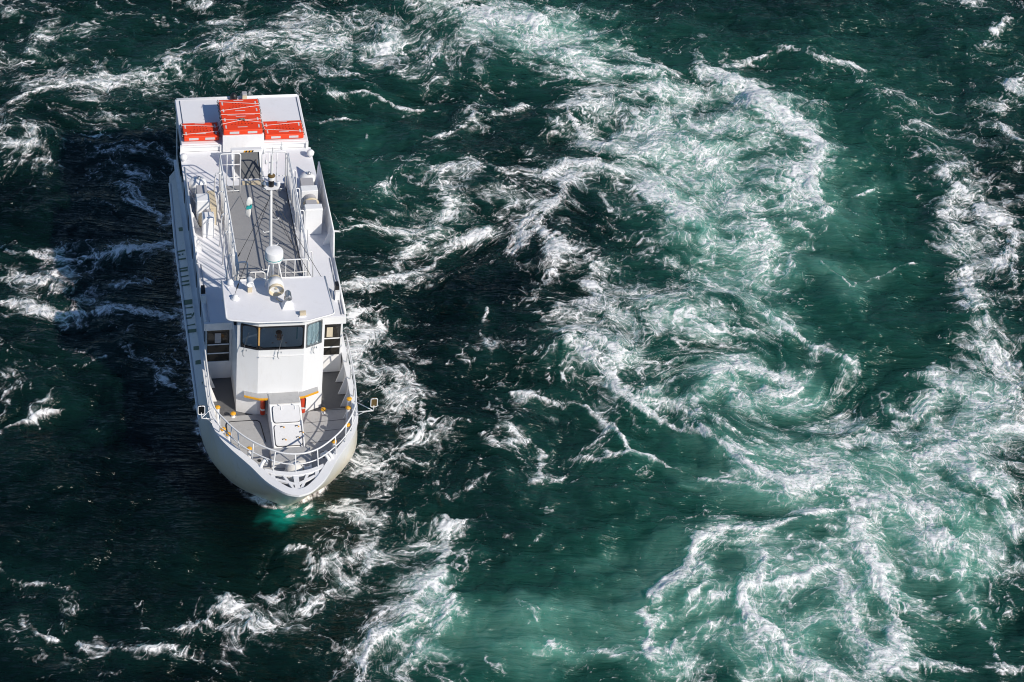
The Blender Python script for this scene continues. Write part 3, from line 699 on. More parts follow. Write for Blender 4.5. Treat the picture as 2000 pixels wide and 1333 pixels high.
for sd, k in order:
    a, b = sheer[k], shoul[k]; x0 = max(0, a[0]-.06); x1 = max(0, min(a[0], b[0])-.07)
    yb = max(a[1], b[1]); inn.append([(CX+sd*a[0], a[1], a[2]-.002), (CX+sd*x0, a[1]+.06, a[2]-.002), (CX+sd*x1, (yb+.16 if yb < 1 else a[1]), 1.56)])
hull.loft(inn, closed=False)
ra = [(CX+s*x, y, z) for s in (-1,) for x, y, z in (sheer[-1], shoul[-1], chine[-1], wl[-1])]; rb = [(2*CX-x, y, z) for x, y, z in ra]
hull.add(ra+rb, [(0, 1, 5, 4), (1, 2, 6, 5), (2, 3, 7, 6)])
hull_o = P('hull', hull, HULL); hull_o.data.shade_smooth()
em = hull_o.modifiers.new('edge_split', 'EDGE_SPLIT'); em.split_angle = math.radians(52)
# cap rail along the sheer
for side in (-1, 1):
    mb = MB(); rings = []
    for i, a in enumerate(sheer):
        w = .11+.08*min(1, max(0, (-1.8-a[1])/1.2))
        a = np.array(a); nx = np.array(sheer[min(i+1, len(sheer)-1)])-np.array(sheer[max(i-1, 0)]); t = np.array([nx[0], nx[1]]); t /= np.linalg.norm(t); nrm = np.array([-t[1], t[0]])  # inward
        if nrm[0] > 0: nrm = -nrm
        if i == 0: nrm = np.array([0, 1.0])
        o_, i_ = a[:2]-nrm*.03, a[:2]+nrm*w
        if i_[0] < 0: i_[0] = 0
        if o_[0] < 0: o_[0] = 0
        rings.append([(CX+side*o_[0], o_[1], a[2]-.03), (CX+side*o_[0], o_[1], a[2]+.035), (CX+side*i_[0], i_[1], a[2]+.035), (CX+side*i_[0], i_[1], a[2]-.03)])
    P('cap_rail', mb.loft(rings, True, True), WHITE)
# rubbing strake on the bow flare, lettering on the ledge
for side in (-1, 1):
    pts = [(CX+side*(x+.015), y, z+.03) for x, y, z in chine if .35 < y < 11.3]
    P('rubbing_strake', MB().tube(pts, .035, 6), WHITE, smooth=True)
for q in LETTERING:
    pts = [Vector((x, y, 1.05+.30*(x+2.03)/.225+.012)) for x, y in q]; nrm = Vector((-.78, 0, .62))
    P('letter_stroke', MB().hexa(pts, [p+nrm*.006 for p in pts]), TEAL, hull_o)

# ---- decks
inner = [(max(0, min(s[0][0], s[1][0])-.085), s[1][1]+.17) for s in STA if s[0][1] < .3]
front = [(x, y) for x, y in inner if y < .02]
fore = [(CX-x, y) for x, y in front[::-1]]+[(CX+x, y) for x, y in front[1:]]
fore = [(CX-1.80, .03)]+fore+[(CX+1.80, .03)]
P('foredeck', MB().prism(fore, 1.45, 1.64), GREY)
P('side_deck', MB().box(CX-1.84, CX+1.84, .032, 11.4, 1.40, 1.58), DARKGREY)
P('deck_step', MB().box(CX-1.79, CX-1.16, .034, .05, 1.582, 1.66), STEEL); P('deck_step', MB().box(CX+1.20, CX+1.79, .034, .05, 1.582, 1.66), STEEL)
for x0, y0, x1, y1 in ((.62, -.42, 1.78, -.36), (.62, -.80, 1.70, -.72), (.66, -1.20, 1.50, -1.10), (.70, -1.60, 1.22, -1.52)): P('deck_line', MB().bar((x0, y0, 1.642), (x1, y1, 1.642), .013, .005), DARKGREY)  # thin dark strips laid across the right foredeck
fl = P('flush_hatch', MB().prism([tuple(p[:2]) for p in rounded([(-1.40, -.95, 0), (-1.40, -.22, 0), (-.55, -.22, 0), (-.48, -1.05, 0), (-.95, -1.35, 0), (-1.40, -.95, 0)], .15)][:-1], 1.642, 1.660), GREY, bevel=.004)
P('gasket', MB().tube(rounded([(-1.42, -.95, 1.652), (-1.42, -.20, 1.652), (-.53, -.20, 1.652), (-.46, -1.06, 1.652)], .15), .011, 6), BLACK, fl)
for x in (-.70, .95): P('drain', MB().lathe([(.0, 0), (.05, 0), (.05, .012), (0, .012)], (x, -1.75, 1.641), n=12), BLACK)

# ---- wheelhouse
PL = [(-1.10, 1.60), (-1.10, .27), (-.57, .05), (.60, .02), (1.15, .25), (1.15, 1.60)]
SILL, HEAD, TOP = 3.84, 4.62, 4.86
wh = P('wheelhouse', MB().prism(PL, 1.59, SILL), WHITE)
P('wheelhouse_floor', MB().prism([(x*.97, y*.97+.03) for x, y in PL], 2.5, 2.54), DARKIN, wh)
def seg(p, q, a, b, z0, z1, th, mb):
    p, q = Vector((*p, 0)), Vector((*q, 0)); d = (q-p).normalized(); n = Vector((-d.y, d.x, 0))  # inward for this winding
    A, B = p+d*a, p+d*b; C, D = B+n*th, A+n*th
    return mb.hexa([(v.x, v.y, z0) for v in (A, B, C, D)], [(v.x, v.y, z1) for v in (A, B, C, D)])
L1 = math.dist(PL[1], PL[2]); L2 = math.dist(PL[2], PL[3]); L3 = math.dist(PL[3], PL[4])
for nm, k, a, b in (('corner_post', 1, 0, .10), ('corner_post', 3, 0, .05), ('corner_post', 3, L3-.08, L3)):
    P(nm, seg(PL[k], PL[k+1], a, b, SILL+.001, HEAD, .08, MB()), WHITE, wh)
hb = MB()
for k, l in ((1, L1), (2, L2), (3, L3)): seg(PL[k], PL[k+1], 0, l, HEAD+.002, TOP, .09, hb)
seg(PL[0], PL[1], 0, 1.33, HEAD+.002, TOP, .09, hb); seg(PL[4], PL[5], 0, 1.35, HEAD+.002, TOP, .09, hb)
P('window_header', hb, WHITE, wh)
sw = MB(); seg(PL[0], PL[1], 0, .5, SILL+.001, HEAD, .06, sw); seg(PL[4], PL[5], .85, 1.35, SILL+.001, HEAD, .06, sw); sw.box(-1.03, 1.08, 1.5, 1.56, SILL+.001, HEAD)
P('cabin_back', sw, DARKIN, wh)
def window(p, q, a, b, z0, z1, fmat, fw_=.032, r=.10, inset=.0, nm='window'):
    p, q = Vector((*p, 0)), Vector((*q, 0)); d = (q-p).normalized(); n = Vector((-d.y, d.x, 0)); mb = MB()
    def ring(off, dep, rad):
        x0, x1, y0, y1 = a+off, b-off, z0+off, z1-off; pts = []
        for cx_, cy_, s0 in ((x1-rad, y0+rad, -90), (x1-rad, y1-rad, 0), (x0+rad, y1-rad, 90), (x0+rad, y0+rad, 180)):
            for k in range(6):
                t = math.radians(s0+90*k/5); pts.append((cx_+rad*math.cos(t), cy_+rad*math.sin(t)))
        return [p+d*x+n*dep+Vector((0, 0, z)) for x, z in pts]
    r0, r1, r2, r3 = ring(0, -.018+inset, .02), ring(fw_, -.018+inset, r), ring(fw_, .05+inset, r), ring(0, .05+inset, .02)
    mb.loft([r0, r1, r2, r3, r0], True, False)
    w = P(nm, mb, fmat, wh)
    g = MB(); e = ring(fw_-.01, .015+inset, r); f_ = ring(fw_-.01, .021+inset, r); g.loft([e, f_]); P('pane', g, GLASS, w)
    return w
window(PL[1], PL[2], .10, L1-.004, SILL+.004, HEAD-.004, BLACK)
window(PL[2], PL[3], .004, L2-.012, SILL+.004, HEAD-.004, BLACK)
window(PL[3], PL[4], .052, L3-.082, SILL+.004, HEAD-.004, STEEL, .024, .09)
wm = MB(); wm.box(-.585, -.545, .03, .06, SILL+.16, HEAD-.02); P('mullion_trim', wm, WOOD, wh)
P('reflection_sheet', MB().loft([[(.64+.46*t, .105+.19*t+.015*math.sin(t*26), z) for t in (k/24 for k in range(25))] for z in (3.86, 4.6)], False, False), PANESKY, wh)  # added pale sheet behind the right pane, its colour imitates a sky reflection
P('console', MB().prism([(-1.0, .35), (-.55, .14), (.58, .11), (1.05, .32), (1.05, .40), (.5, .34), (-.5, .36), (-1.0, .42)], 2.6, 3.66), DARKIN, wh, bevel=.02)
P('chart_tray', MB().box(-.16, .10, .20, .36, 3.662, 3.695), CLOTH, wh, bevel=.01); P('notebook', MB().box(-.42, -.26, .13, .25, 3.662, 3.68), CLOTH, wh); P('mug', MB().lathe([(.035, 0), (.038, .09)], (.42, .22, 3.662), n=12), CLOTH, wh)
wl_ = MB().tube([(.46, .40, 3.86), (.46, .42, 4.35)], .012, 6); P('grab_pole', wl_, FLAGTEAL, wh)
for x, y, s in ((-.93, .12, -.5), (-.05, -.035, 0), (.88, .09, .35)):
    mb = MB(); mb.tube([(x-.04, y, SILL-.02), (x-.04, y-.05, SILL-.16), (x-.01, y-.06, SILL-.20)], .011, 5); mb.tube([(x+.05, y, SILL-.02), (x+.05, y-.02, SILL-.06)], .014, 5); P('wiper_bracket', mb, STEEL, wh)
    P('wiper_arm', MB().tube([(x-.02, y-.03, SILL+.02), (x+.10, y-.025, SILL+.55)], .008, 5), STEEL, wh)
P('seam_strip', MB().box(-.56, .59, -.002, .012, SILL-.22, SILL-.205), WHITE, wh)
RO = [(-1.38, 1.62), (-1.40, .10), (-1.33, .03), (-.63, -.13), (.64, -.17), (1.30, .04), (1.36, .10), (1.30, 1.60)]
roof = P('wheelhouse_roof', MB().prism(RO, TOP+.002, TOP+.055), ROOFW, bevel=.02)
ge = MB(); lip = [(x, y, TOP+.05) for x, y in RO[1:7]]; P('roof_lip', MB().tube(rounded([(-1.38, 1.62, TOP+.05)]+lip+[(1.30, 1.6, TOP+.05)], .06), .024, 6), WHITE, roof, smooth=True)
# ledge with yellow nosing above the companion trunk
LE = [(-.98, .20), (-.57, .052), (.60, .022), (1.08, .20)]
lf = [(-.92, .02), (-.56, -.14), (-.32, -.155)], [(.50, -.165), (.63, -.15), (1.02, .02)]
for k, (f_, back) in enumerate(((lf[0], [(-.92, .20), (-.57, .055)]), (lf[1], [(.60, .025), (1.02, .175)]))):
    b2 = (back if k == 0 else back); pts = (back[:1]+f_+[(-.32, .05)]+[back[1]]) if k == 0 else ([back[0]]+[(.50, .02)]+f_+[back[1]])
    lg = P('ledge', MB().prism(pts, 2.30, 2.36), GREY, wh)
    nz = MB()
    for a, b in zip(f_[:-1], f_[1:]): nz.bar((a[0], a[1]-.008, 2.325), (b[0], b[1]-.008, 2.325), .03, .055)
    P('nosing', nz, YELLOW, wh)

# ---- companion trunk with sloping hatch lids in front of the wheelhouse
tr = MB(); tx0, tx1 = -.31, .51
prof = [(.04, 1.641), (.04, 2.36), (-.42, 2.34), (-1.46, 1.76), (-1.46, 1.641)]
tr.loft([[(tx0, y, z) for y, z in prof], [(tx1, y, z) for y, z in prof]])
trunk = P('companion_trunk', tr, WHITE, bevel=.012)
P('trunk_top', MB().box(tx0+.02, tx1-.02, -.40, .015, 2.362, 2.372), GREY, trunk)
def slope(y): return 2.34+(y+.42)/1.04*.58
def lid(x0, x1, y0, y1, th):
    n = Vector((0, -.487, .873))*th; q = []
    for cx_, cy_, s0 in ((x1-.07, y1-.07, 0), (x0+.07, y1-.07, 90), (x0+.07, y0+.07, 180), (x1-.07, y0+.07, 270)):
        q += [Vector((cx_+.07*math.cos(math.radians(s0+k*22.5)), cy_+.07*math.sin(math.radians(s0+k*22.5)), 0)) for k in range(5)]
    b = [Vector((p.x, p.y, slope(p.y)+.004)) for p in q]; t = [p+n for p in b]; m = len(b)
    return MB().add(b+t, [tuple(range(m-1, -1, -1)), tuple(range(m, 2*m))]+[(i, (i+1) % m, m+(i+1) % m, m+i) for i in range(m)])
P('hatch_gasket', lid(tx0+.058, tx1-.048, -.868, -.452, .010), BLACK, trunk); P('hatch_gasket', lid(tx0+.058, tx1-.048, -1.43, -.905, .010), BLACK, trunk)
ul = P('hatch_lid', lid(tx0+.07, tx1-.06, -.86, -.46, .05), LIDW, trunk, bevel=.008); ll = P('hatch_lid', lid(tx0+.07, tx1-.06, -1.42, -.915, .05), LIDW, trunk, bevel=.008)
for x, y, l in ((-.08, -1.0, ll), (.30, -1.0, ll), (-.06, -1.30, ll), (.30, -1.27, ll), (.40, -1.15, ll)):
    z = slope(y)+.06; P('latch', MB().tube([(x, y, z), (x+.03, y-.02, z+.05), (x+.07, y-.02, z+.04)], .010, 6), BLACK, trunk); P('latch_plate', MB().box(x+.075, x+.105, y-.025, y+.005, z-.012, z+.012), YELLOW, trunk)
for x in (-.08, .28): P('hinge', MB().tube([(x, -.44, 2.36), (x+.06, -.52, 2.35), (x+.06, -.60, 2.31)], .018, 6), WHITE, trunk)
for x in (tx0+.025, tx1-.02): P('edge_bar', MB().tube([(x, -.86, slope(-.86)+.05), (x, -1.46, slope(-1.46)+.06), (x, -1.5, 1.66)], .018, 6), WHITE, trunk)
P('trunk_box', MB().box(-.42, .62, -2.06, -1.55, 1.642, 1.86), GREY, trunk, bevel=.01); P('box_face', MB().box(-.42, .62, -2.075, -2.062, 1.643, 1.84), WHITE, trunk)

# ---- bow fittings
cap = P('capstan', MB().lathe([(.27, 0), (.29, .04), (.25, .08), (.21, .16), (.23, .24), (.22, .32), (.13, .40), (.04, .43), (0, .43)], (.12, -2.38, 1.642), n=24), CLOTH, smooth=True)
for k in range(5):
    a = k*1.25; P('fold', MB().tube([(.12+math.cos(a)*.06, -2.38+math.sin(a)*.06, 2.06), (.12+math.cos(a)*.20, -2.38+math.sin(a)*.20, 1.96), (.12+math.cos(a+.1)*.225, -2.38+math.sin(a+.1)*.225, 1.80)], .018, 6), CLOTH, cap, smooth=True)
P('tie', MB().tube([(.12+.245*math.cos(t), -2.38+.245*math.sin(t), 1.75) for t in (k*2*math.pi/20 for k in range(20))], .014, 5, True), CLOTH, cap)
P('drum', MB().lathe([(0, 0), (.11, 0), (.11, .03), (.07, .05), (.07, .16), (.11, .18), (.11, .21), (0, .21)], (.36, -2.36, 1.80), (1, .1, 0), 16), WHITE, cap)
bh = MB()
beam = [(-.70, -2.86), (-.32, -3.00), (.06, -3.05), (.44, -2.99), (.80, -2.82)]
beam = catmull(beam, 4)
bh.loft([[(x, y-.07, 2.275), (x, y+.07, 2.275), (x, y+.07, 2.345), (x, y-.07, 2.345)] for x, y in beam])
breast = P('breasthook', bh, WHITE, bevel=.008)
for a, b, w in (((.06, -3.05), (.05, -3.78), .13), ((-.24, -3.10), (-.02, -3.66), .06), ((.36, -3.08), (.12, -3.66), .06), ((-.52, -2.96), (-.50, -3.30), .10), ((.62, -2.92), (.58, -3.26), .10), ((-.46, -3.20), (.0, -3.42), .07), ((.54, -3.16), (.1, -3.42), .07)):
    P('spoke', MB().bar((*a, 2.305), (*b, 2.315), w, .05), WHITE, breast)
P('locker_floor', MB().prism([(-.50, -2.55), (-.32, -2.75), (.05, -2.92), (.42, -2.75), (.60, -2.55)], 1.645, 1.66), DARKGREY, breast)
def roller(nm, x, y, ang, kinds):
    e = None
    for k, off in enumerate(kinds):
        ca, sa = math.cos(ang), math.sin(ang); ax = (ca, sa, 0); c = (x-sa*off, y+ca*off, 2.27)
        pts = arc(c, .15, -.3, math.pi+.3, 14, ax)
        o = P(nm, MB().tube(pts, .045, 8), WHITE, smooth=True) if e is None else P('cheek', MB().tube(pts, .045, 8), WHITE, e, smooth=True)
        e = e or o
roller('mooring_chock', -.70, -2.62, .95, (0,)); roller('mooring_chock', .93, -2.50, -.95, (-.055, .055))

# ---- bow railing
top = [(-1.83, 1.5, 2.98), (-1.84, .2, 2.95), (-1.83, -.85, 2.90), (-1.56, -1.50, 2.88), (-1.22, -2.04, 2.87), (-.87, -2.41, 2.86), (-.49, -2.70, 2.86), (-.21, -2.84, 2.86), (.06, -2.89, 2.86), (.36, -2.87, 2.86), (.70, -2.72, 2.86), (1.07, -2.41, 2.87), (1.41, -2.02, 2.88), (1.70, -1.50, 2.88), (1.86, -.95, 2.90), (1.93, .2, 2.95), (1.93, 1.5, 2.98)]
top = catmull(top, 5)
rail = P('bow_railing', MB().tube(top, .022, 8), TUBEW, smooth=True)
mid = [(x*1.015, y-.02 if y < 0 else y, z-.33) for x, y, z in top]
P('middle_rail', MB().tube(mid, .016, 8), TUBEW, rail, smooth=True)
bases = [(-1.80, 1.2), (-1.83, .5), (-1.84, -.3), (-1.68, -1.30), (-1.44, -1.72), (-1.25, -2.02), (-.96, -2.40), (-.50, -2.92), (.07, -3.02), (.66, -2.88), (1.17, -2.45), (1.46, -2.00), (1.68, -1.58), (1.85, -.95), (1.92, -.2), (1.93, .5), (1.93, 1.2)]
for bx, by in bases:
    j = min(range(len(top)), key=lambda i: (top[i][0]-bx*.97)**2+(top[i][1]-by*.97)**2); t = top[j]
    P('stanchion', MB().tube([(bx, by, 2.27), t], .016, 8), TUBEW, rail, smooth=True)
for s, ys in ((-1, (-.5, .1, .7, 1.25)), (1, (-.75, -.3, .2, .7, 1.2))):
    for y in ys:
        x = CX+s*1.83; P('bulwark_bracket', MB().hexa([(x, y-.015, 1.60), (x-s*.22, y-.015, 1.60), (x-s*.22, y+.015, 1.60), (x, y+.015, 1.60)], [(x+s*.02, y-.015, 2.22), (x-s*.03, y-.015, 2.22), (x-s*.03, y+.015, 2.22), (x+s*.02, y+.015, 2.22)]), WHITE)
def bitt(x, y, z0, z1, parent=boat):
    e = P('mooring_bitt', MB().lathe([(.06, 0), (.05, .02), (.05, z1-z0)], (x, y, z0), n=14), WHITE, smooth=False)
    P('bitt_cap', MB().lathe([(.05, -.02), (.072, 0), (.072, .025), (.045, .045), (0, .05)], (x, y, z1), n=16), YELLOW, e, smooth=True)
for x, y in ((-1.58, -1.15), (-1.46, -1.36), (-.99, -1.95), (1.19, -1.88), (1.62, -1.28), (1.73, -.62), (1.80, -.28), (-1.64, -.30)): bitt(x, y, 1.642, 2.26)
for x, y in ((-1.20, .0), (1.17, -.05)): bitt(x, y, 1.642, 1.74)
for x0, x1, ym, mm, b in ((-1.83, -2.13, -1.05, MIRROR, -.95), (1.86, 2.30, -1.16, BROWN, -1.0)):
    mb = MB(); mb.tube([(x0, b-.08, 2.52), (x1, ym, 2.60)], .014, 6); mb.tube([(x0, b+.25, 2.60), (x1, ym, 2.60)], .012, 6); mb.tube([(x0, b, 2.30), ((x0*.4+x1*.6), ym+.03, 2.58)], .012, 6); mb.tube([(x1, ym, 2.60), (x1, ym, 2.80)], .014, 6)
    br = P('mirror_bracket', mb, TUBEW, smooth=True)
    fr = rounded([(x1-.01, ym-.01, 3.02), (x1+.085, ym-.01, 3.02), (x1+.085, ym-.01, 2.74), (x1-.085, ym-.01, 2.74), (x1-.085, ym-.01, 3.02), (x1+.01, ym-.01, 3.02)], .05)
    P('mirror', MB().loft([[(p.x, p.y, p.z) for p in fr[:-1]], [(p.x, p.y+.05, p.z) for p in fr[:-1]]]), mm, br); P('mirror_frame', MB().tube(fr, .014, 6), TUBEW, br, smooth=True)

# ---- deck house and its roof
RZ = 3.60
P('deckhouse', MB().box(CX-1.80, CX+1.80, 1.62, 11.42, 1.59, RZ-.06), WHITE, bevel=.01)
rp = P('side_roof', MB().box(CX-1.88, CX+1.86, 1.52, 9.184, RZ-.055, RZ), ROOFW, bevel=.012)
P('fascia', MB().box(CX-1.88, -1.102, 1.50, 1.518, RZ-.24, RZ-.004), WHITE, rp); P('fascia', MB().box(1.152, CX+1.86, 1.50, 1.518, RZ-.24, RZ-.004), WHITE, rp)
for s in (-1, 1):
    xx = CX+s*1.84; P('roof_edge', MB().tube([(xx, 1.58, RZ+.03), (xx, 4.0, RZ+.03)], .035, 8), WHITE, rp, smooth=True)
    P('roof_edge', MB().tube([(xx-s*.10, 1.58, RZ+.012), (xx-s*.10, 4.0, RZ+.012)], .014, 6), STEEL, rp)
# front windows of the deck house, four panes each side of the wheelhouse
for x0, x1, lit in ((-1.74, -1.16, 0), (1.22, 1.79, 1)):
    y = 1.60
    wf = P('front_window', MB().box(x0, x1, y-.012, y+.012, 2.20, 3.36), BLACK)
    for z0, z1 in ((3.245, 3.345), (2.83, 3.205), (2.53, 2.79), (2.235, 2.49)):
        P('pane', MB().box(x0+.03, x1-.03, y-.020, y-.0135, z0, z1), DARKPANE, wf)
    P('column_patch', MB().box(x0+.20, x0+.36, y-.0215, y-.0208, 2.86, 3.19), TAN if lit else VENTGREY, wf)
    for z in (2.812, 2.51, 2.215): P('glazing_bar', MB().box(x0+.01, x1-.01, y-.034, y-.0145, z-.014, z+.014), WHITE, wf)
# side windows
for s in (-1, 1):
    for k in range(7):
        y = 2.0+k*1.28; x = CX+s*1.801
        w_ = P('side_window', MB().box(min(x, x+s*.012), max(x, x+s*.012), y, y+1.08, 2.36, 3.30), BLACK); P('pane', MB().box(min(x+s*.013, x+s*.019), max(x+s*.013, x+s*.019), y+.05, y+1.03, 2.41, 3.25), DARKPANE, w_)
    P('side_gutter', MB().tube([(CX+s*1.83, 2.0, 3.42), (CX+s*1.83, 9.0, 3.42)], .02, 6), WHITE)
P('stern_door', MB().box(-.4, .5, 11.421, 11.45, 1.6, 3.3), GREY)
# aft roof, raised, with edge rails
AZ = 3.83
ar = P('aft_roof', MB().box(CX-1.83, CX+1.79, 9.21, 11.50, AZ-.20, AZ), ROOFW, bevel=.03)
P('aft_roof_front', MB().box(CX-1.80, CX+1.76, 9.185, 9.208, RZ+.002, AZ-.03), WHITE, ar)
for s in (-1, 1): P('roof_groove', MB().box(CX+s*1.70-.012, CX+s*1.70+.012, 10.1, 11.38, AZ+.001, AZ+.012), STEEL, ar)
P('stern_coaming', MB().tube([(CX-1.78, 11.46, AZ+.02), (CX+1.74, 11.46, AZ+.02)], .03, 8), WHITE, ar, smooth=True)
P('raft_cradle', MB().box(-.62, .55, 9.07, 9.175, RZ+.002, AZ+.345), WHITE, bevel=.01)
for x in (-1.78, -.66, .56, 1.80): P('cradle_post', MB().box(x-.035, x+.035, 9.12, 9.18, RZ+.002, AZ+.005), WHITE)
P('cradle_beam', MB().box(-1.78, -.63, 9.13, 9.182, AZ-.06, AZ+.004), WHITE, bevel=.008); P('cradle_beam', MB().box(.56, 1.78, 9.13, 9.182, AZ-.06, AZ+.004), WHITE, bevel=.008)
for y in (9.45, 9.95, 10.4): P('cradle_rail', MB().box(-.56, .48, y, y+.07, AZ+.001, AZ+.345), WHITE)
for s in (-1, 1):
    P('cradle_rail', MB().box(CX+s*1.18-.5, CX+s*1.18+.5, 9.45, 9.51, AZ+.001, AZ+.03), WHITE); P('cradle_rail', MB().box(CX+s*1.18-.5, CX+s*1.18+.5, 9.80, 9.86, AZ+.001, AZ+.03), WHITE)
sp = P('stern_light_post', MB().box(.16, .30, 11.28, 11.46, AZ+.002, AZ+.22), VENTGREY, bevel=.015); P('stern_light', MB().box(.165, .295, 11.26, 11.278, AZ+.03, AZ+.19), CREAM, sp)
P('horn_dome', MB().lathe([(.0, 0), (.09, 0), (.11, .06), (.10, .16), (.05, .22), (0, .23)], (-.08, 11.36, AZ+.002), n=14), BLACK, smooth=True)
for x, y in ((-1.76, 8.72), (1.84, 8.68)): P('deck_lamp', MB().lathe([(.02, 0), (.05, .05), (.10, .10), (.11, .18), (.06, .24), (0, .25)], (x, y, RZ+.005), n=14), WHITE, smooth=True)
# companion hood aft of the walkway: leaning grey door between white cheeks
hood = P('companion_hood', MB().add([(x, y, z) for x in (-.46, -.40, .32, .40) for y, z in ((7.68, RZ+.03), (8.28, RZ+.60), (8.46, RZ+.60), (8.46, RZ+.03))], [(0, 1, 2, 3), (4, 7, 6, 5), (8, 9, 10, 11), (12, 15, 14, 13), (0, 4, 5, 1), (8, 12, 13, 9), (1, 5, 6, 2), (5, 9, 10, 6), (9, 13, 14, 10), (2, 6, 7, 3), (6, 10, 11, 7), (10, 14, 15, 11)]), WHITE)
P('leaning_door', MB().add([(-.20, 7.76, RZ+.03), (.34, 7.76, RZ+.03), (.31, 8.32, RZ+.57), (-.22, 8.32, RZ+.57), (-.20, 7.80, RZ+.0), (.34, 7.80, RZ+.0), (.31, 8.36, RZ+.54), (-.22, 8.36, RZ+.54)], [(0, 1, 2, 3), (7, 6, 5, 4), (0, 4, 5, 1), (1, 5, 6, 2), (2, 6, 7, 3), (3, 7, 4, 0)]), DARKDOOR, hood)
P('door_lintel', MB().box(-.46, .40, 8.25, 8.31, RZ+.56, RZ+.65), WHITE, hood, bevel=.01)
for k in range(6): P('hazard_stripe', MB().hexa([(-.12+k*.045, 8.244, RZ+.575), (-.078+k*.045, 8.244, RZ+.575), (-.078+k*.045, 8.249, RZ+.575), (-.12+k*.045, 8.249, RZ+.575)], [(-.10+k*.045, 8.244, RZ+.635), (-.058+k*.045, 8.244, RZ+.635), (-.058+k*.045, 8.249, RZ+.635), (-.10+k*.045, 8.249, RZ+.635)]), (YELLOW, BLACK)[k % 2], hood)
P('sill_plate', MB().box(-.22, .40, 7.45, 7.62, RZ+.02, RZ+.05), CREAM, hood)
P('door_handle', MB().tube([(.25, 8.08, RZ+.44), (.25, 8.02, RZ+.44), (.25, 7.96, RZ+.32)], .014, 6), STEEL, hood)
# walkway
wk = P('walkway', MB().box(-.84, .98, 1.66, 7.42, RZ+.002, RZ+.045), WALK)
for x in (-.86, 1.0): P('walkway_edge', MB().box(x-.018, x+.018, 1.66, 7.4, RZ+.003, RZ+.09), WHITE, wk)

# ---- railings along the walkway
FZ, TZ = RZ+.05, 4.98
for s, x in ((-1, -.90), (1, .985)):
    f = P('deck_railing', MB().tube(rounded([(x, 2.30, FZ), (x, 2.30, TZ), (x, 7.08, TZ), (x, 7.08, FZ)], .12), .022, 8), TUBEW, smooth=True)
    P('lower_rail', MB().tube([(x, 2.3, FZ+.13), (x, 7.08, FZ+.13)], .016, 6), TUBEW, f); P('upper_rail', MB().tube([(x, 2.3, TZ-.16), (x, 7.08, TZ-.16)], .014, 6), TUBEW, f)
    first = None
    for k in range(19):
        y = 2.52+k*.245
        if first is None: first = P('baluster', MB().tube([(0, 0, FZ+.13), (0, 0, TZ-.16)], .011, 6), TUBEW, f, smooth=True); first.location = (x, y, 0)
        else: share(first, 'baluster', f, (x, y, 0))
    for y in (3.2, 4.2, 5.2, 6.2): P('rail_post', MB().tube([(x+s*.03, y, FZ), (x+s*.03, y, TZ)], .018, 6), TUBEW, f, smooth=True)
    for y in (2.95, 3.95, 4.75, 5.75, 6.6):
        P('brace', MB().tube(rounded([(x, y, TZ-.30), (x+s*.16, y, TZ-.26), (x+s*.22, y-.02, RZ+.02)], .12), .018, 6), TUBEW, f, smooth=True)
    P('cable', MB().tube([(x-s*.02, 2.3+.3*k, FZ+.05+.03*math.sin(k*2.1)) for k in range(17)], .012, 5), BLACK, f)
def gate(nm, x0, x1, y, z0, z1, vert, hor):
    g = P(nm, MB().tube(rounded([(x0, y, z0), (x0, y, z1), (x1, y, z1), (x1, y, z0)], .09), .020, 8), TUBEW, smooth=True)
    for t in vert: xx = x0+(x1-x0)*t; P('bar', MB().tube([(xx, y, z0), (xx, y, z1)], .013, 6), TUBEW, g, smooth=True)
    for t in hor: zz = z0+(z1-z0)*t; P('bar', MB().tube([(x0, y, zz), (x1, y, zz)], .013, 6), TUBEW, g, smooth=True)
    return g
gate('aft_gate', -.90, -.33, 7.10, FZ, TZ, (.35, .68), (0.04, .38, .72)); gate('aft_gate', .27, .93, 7.10, FZ, TZ, (.30, .62), (.04, .38))
gate('front_gate', -.90, -.64, 2.28, FZ, TZ, (.12,), (.05, .62)); gate('front_gate', -.62, -.18, 2.28, FZ, 4.62, (.45,), (.05,)); gate('front_gate', .18, .95, 2.28, FZ, TZ, (.24, .55, .85), (.05, .68))
P('front_rail_bar', MB().tube([(-.92, 1.60, TOP+.07), (-.2, 1.61, TOP+.07)], .02, 6), TUBEW); P('front_rail_bar', MB().tube([(.12, 1.61, TOP+.07), (.95, 1.60, TOP+.07)], .02, 6), TUBEW)

# ---- vents, domes and boxes on the side roof behind low bulwarks
for s in (-1, 1):
    x = CX+s*1.84
    pl = MB().add([(x, 3.95, RZ), (x, 7.6, RZ), (x+s*.05, 7.6, RZ+.60), (x+s*.05, 4.35, RZ+.60), (x-s*.03, 3.95, RZ), (x-s*.03, 7.6, RZ), (x+s*.02, 7.6, RZ+.60), (x+s*.02, 4.35, RZ+.60)], [(0, 1, 2, 3), (7, 6, 5, 4), (0, 4, 5, 1), (1, 5, 6, 2), (2, 6, 7, 3), (3, 7, 4, 0)])
    bw = P('side_screen', pl, WHITE); P('screen_cap', MB().tube([(x, 3.95, RZ+.02), (x+s*.035, 4.35, RZ+.61), (x+s*.035, 7.6, RZ+.61)], .028, 6), WHITE, bw, smooth=True)
    for y in (4.6, 5.6, 6.6): P('screen_bracket', MB().hexa([(x-s*.03, y-.012, RZ+.002), (x-s*.22, y-.012, RZ+.002), (x-s*.22, y+.012, RZ+.002), (x-s*.03, y+.012, RZ+.002)], [(x+s*.015, y-.012, RZ+.55), (x-s*.02, y-.012, RZ+.55), (x-s*.02, y+.012, RZ+.55), (x+s*.015, y+.012, RZ+.55)]), WHITE, bw)
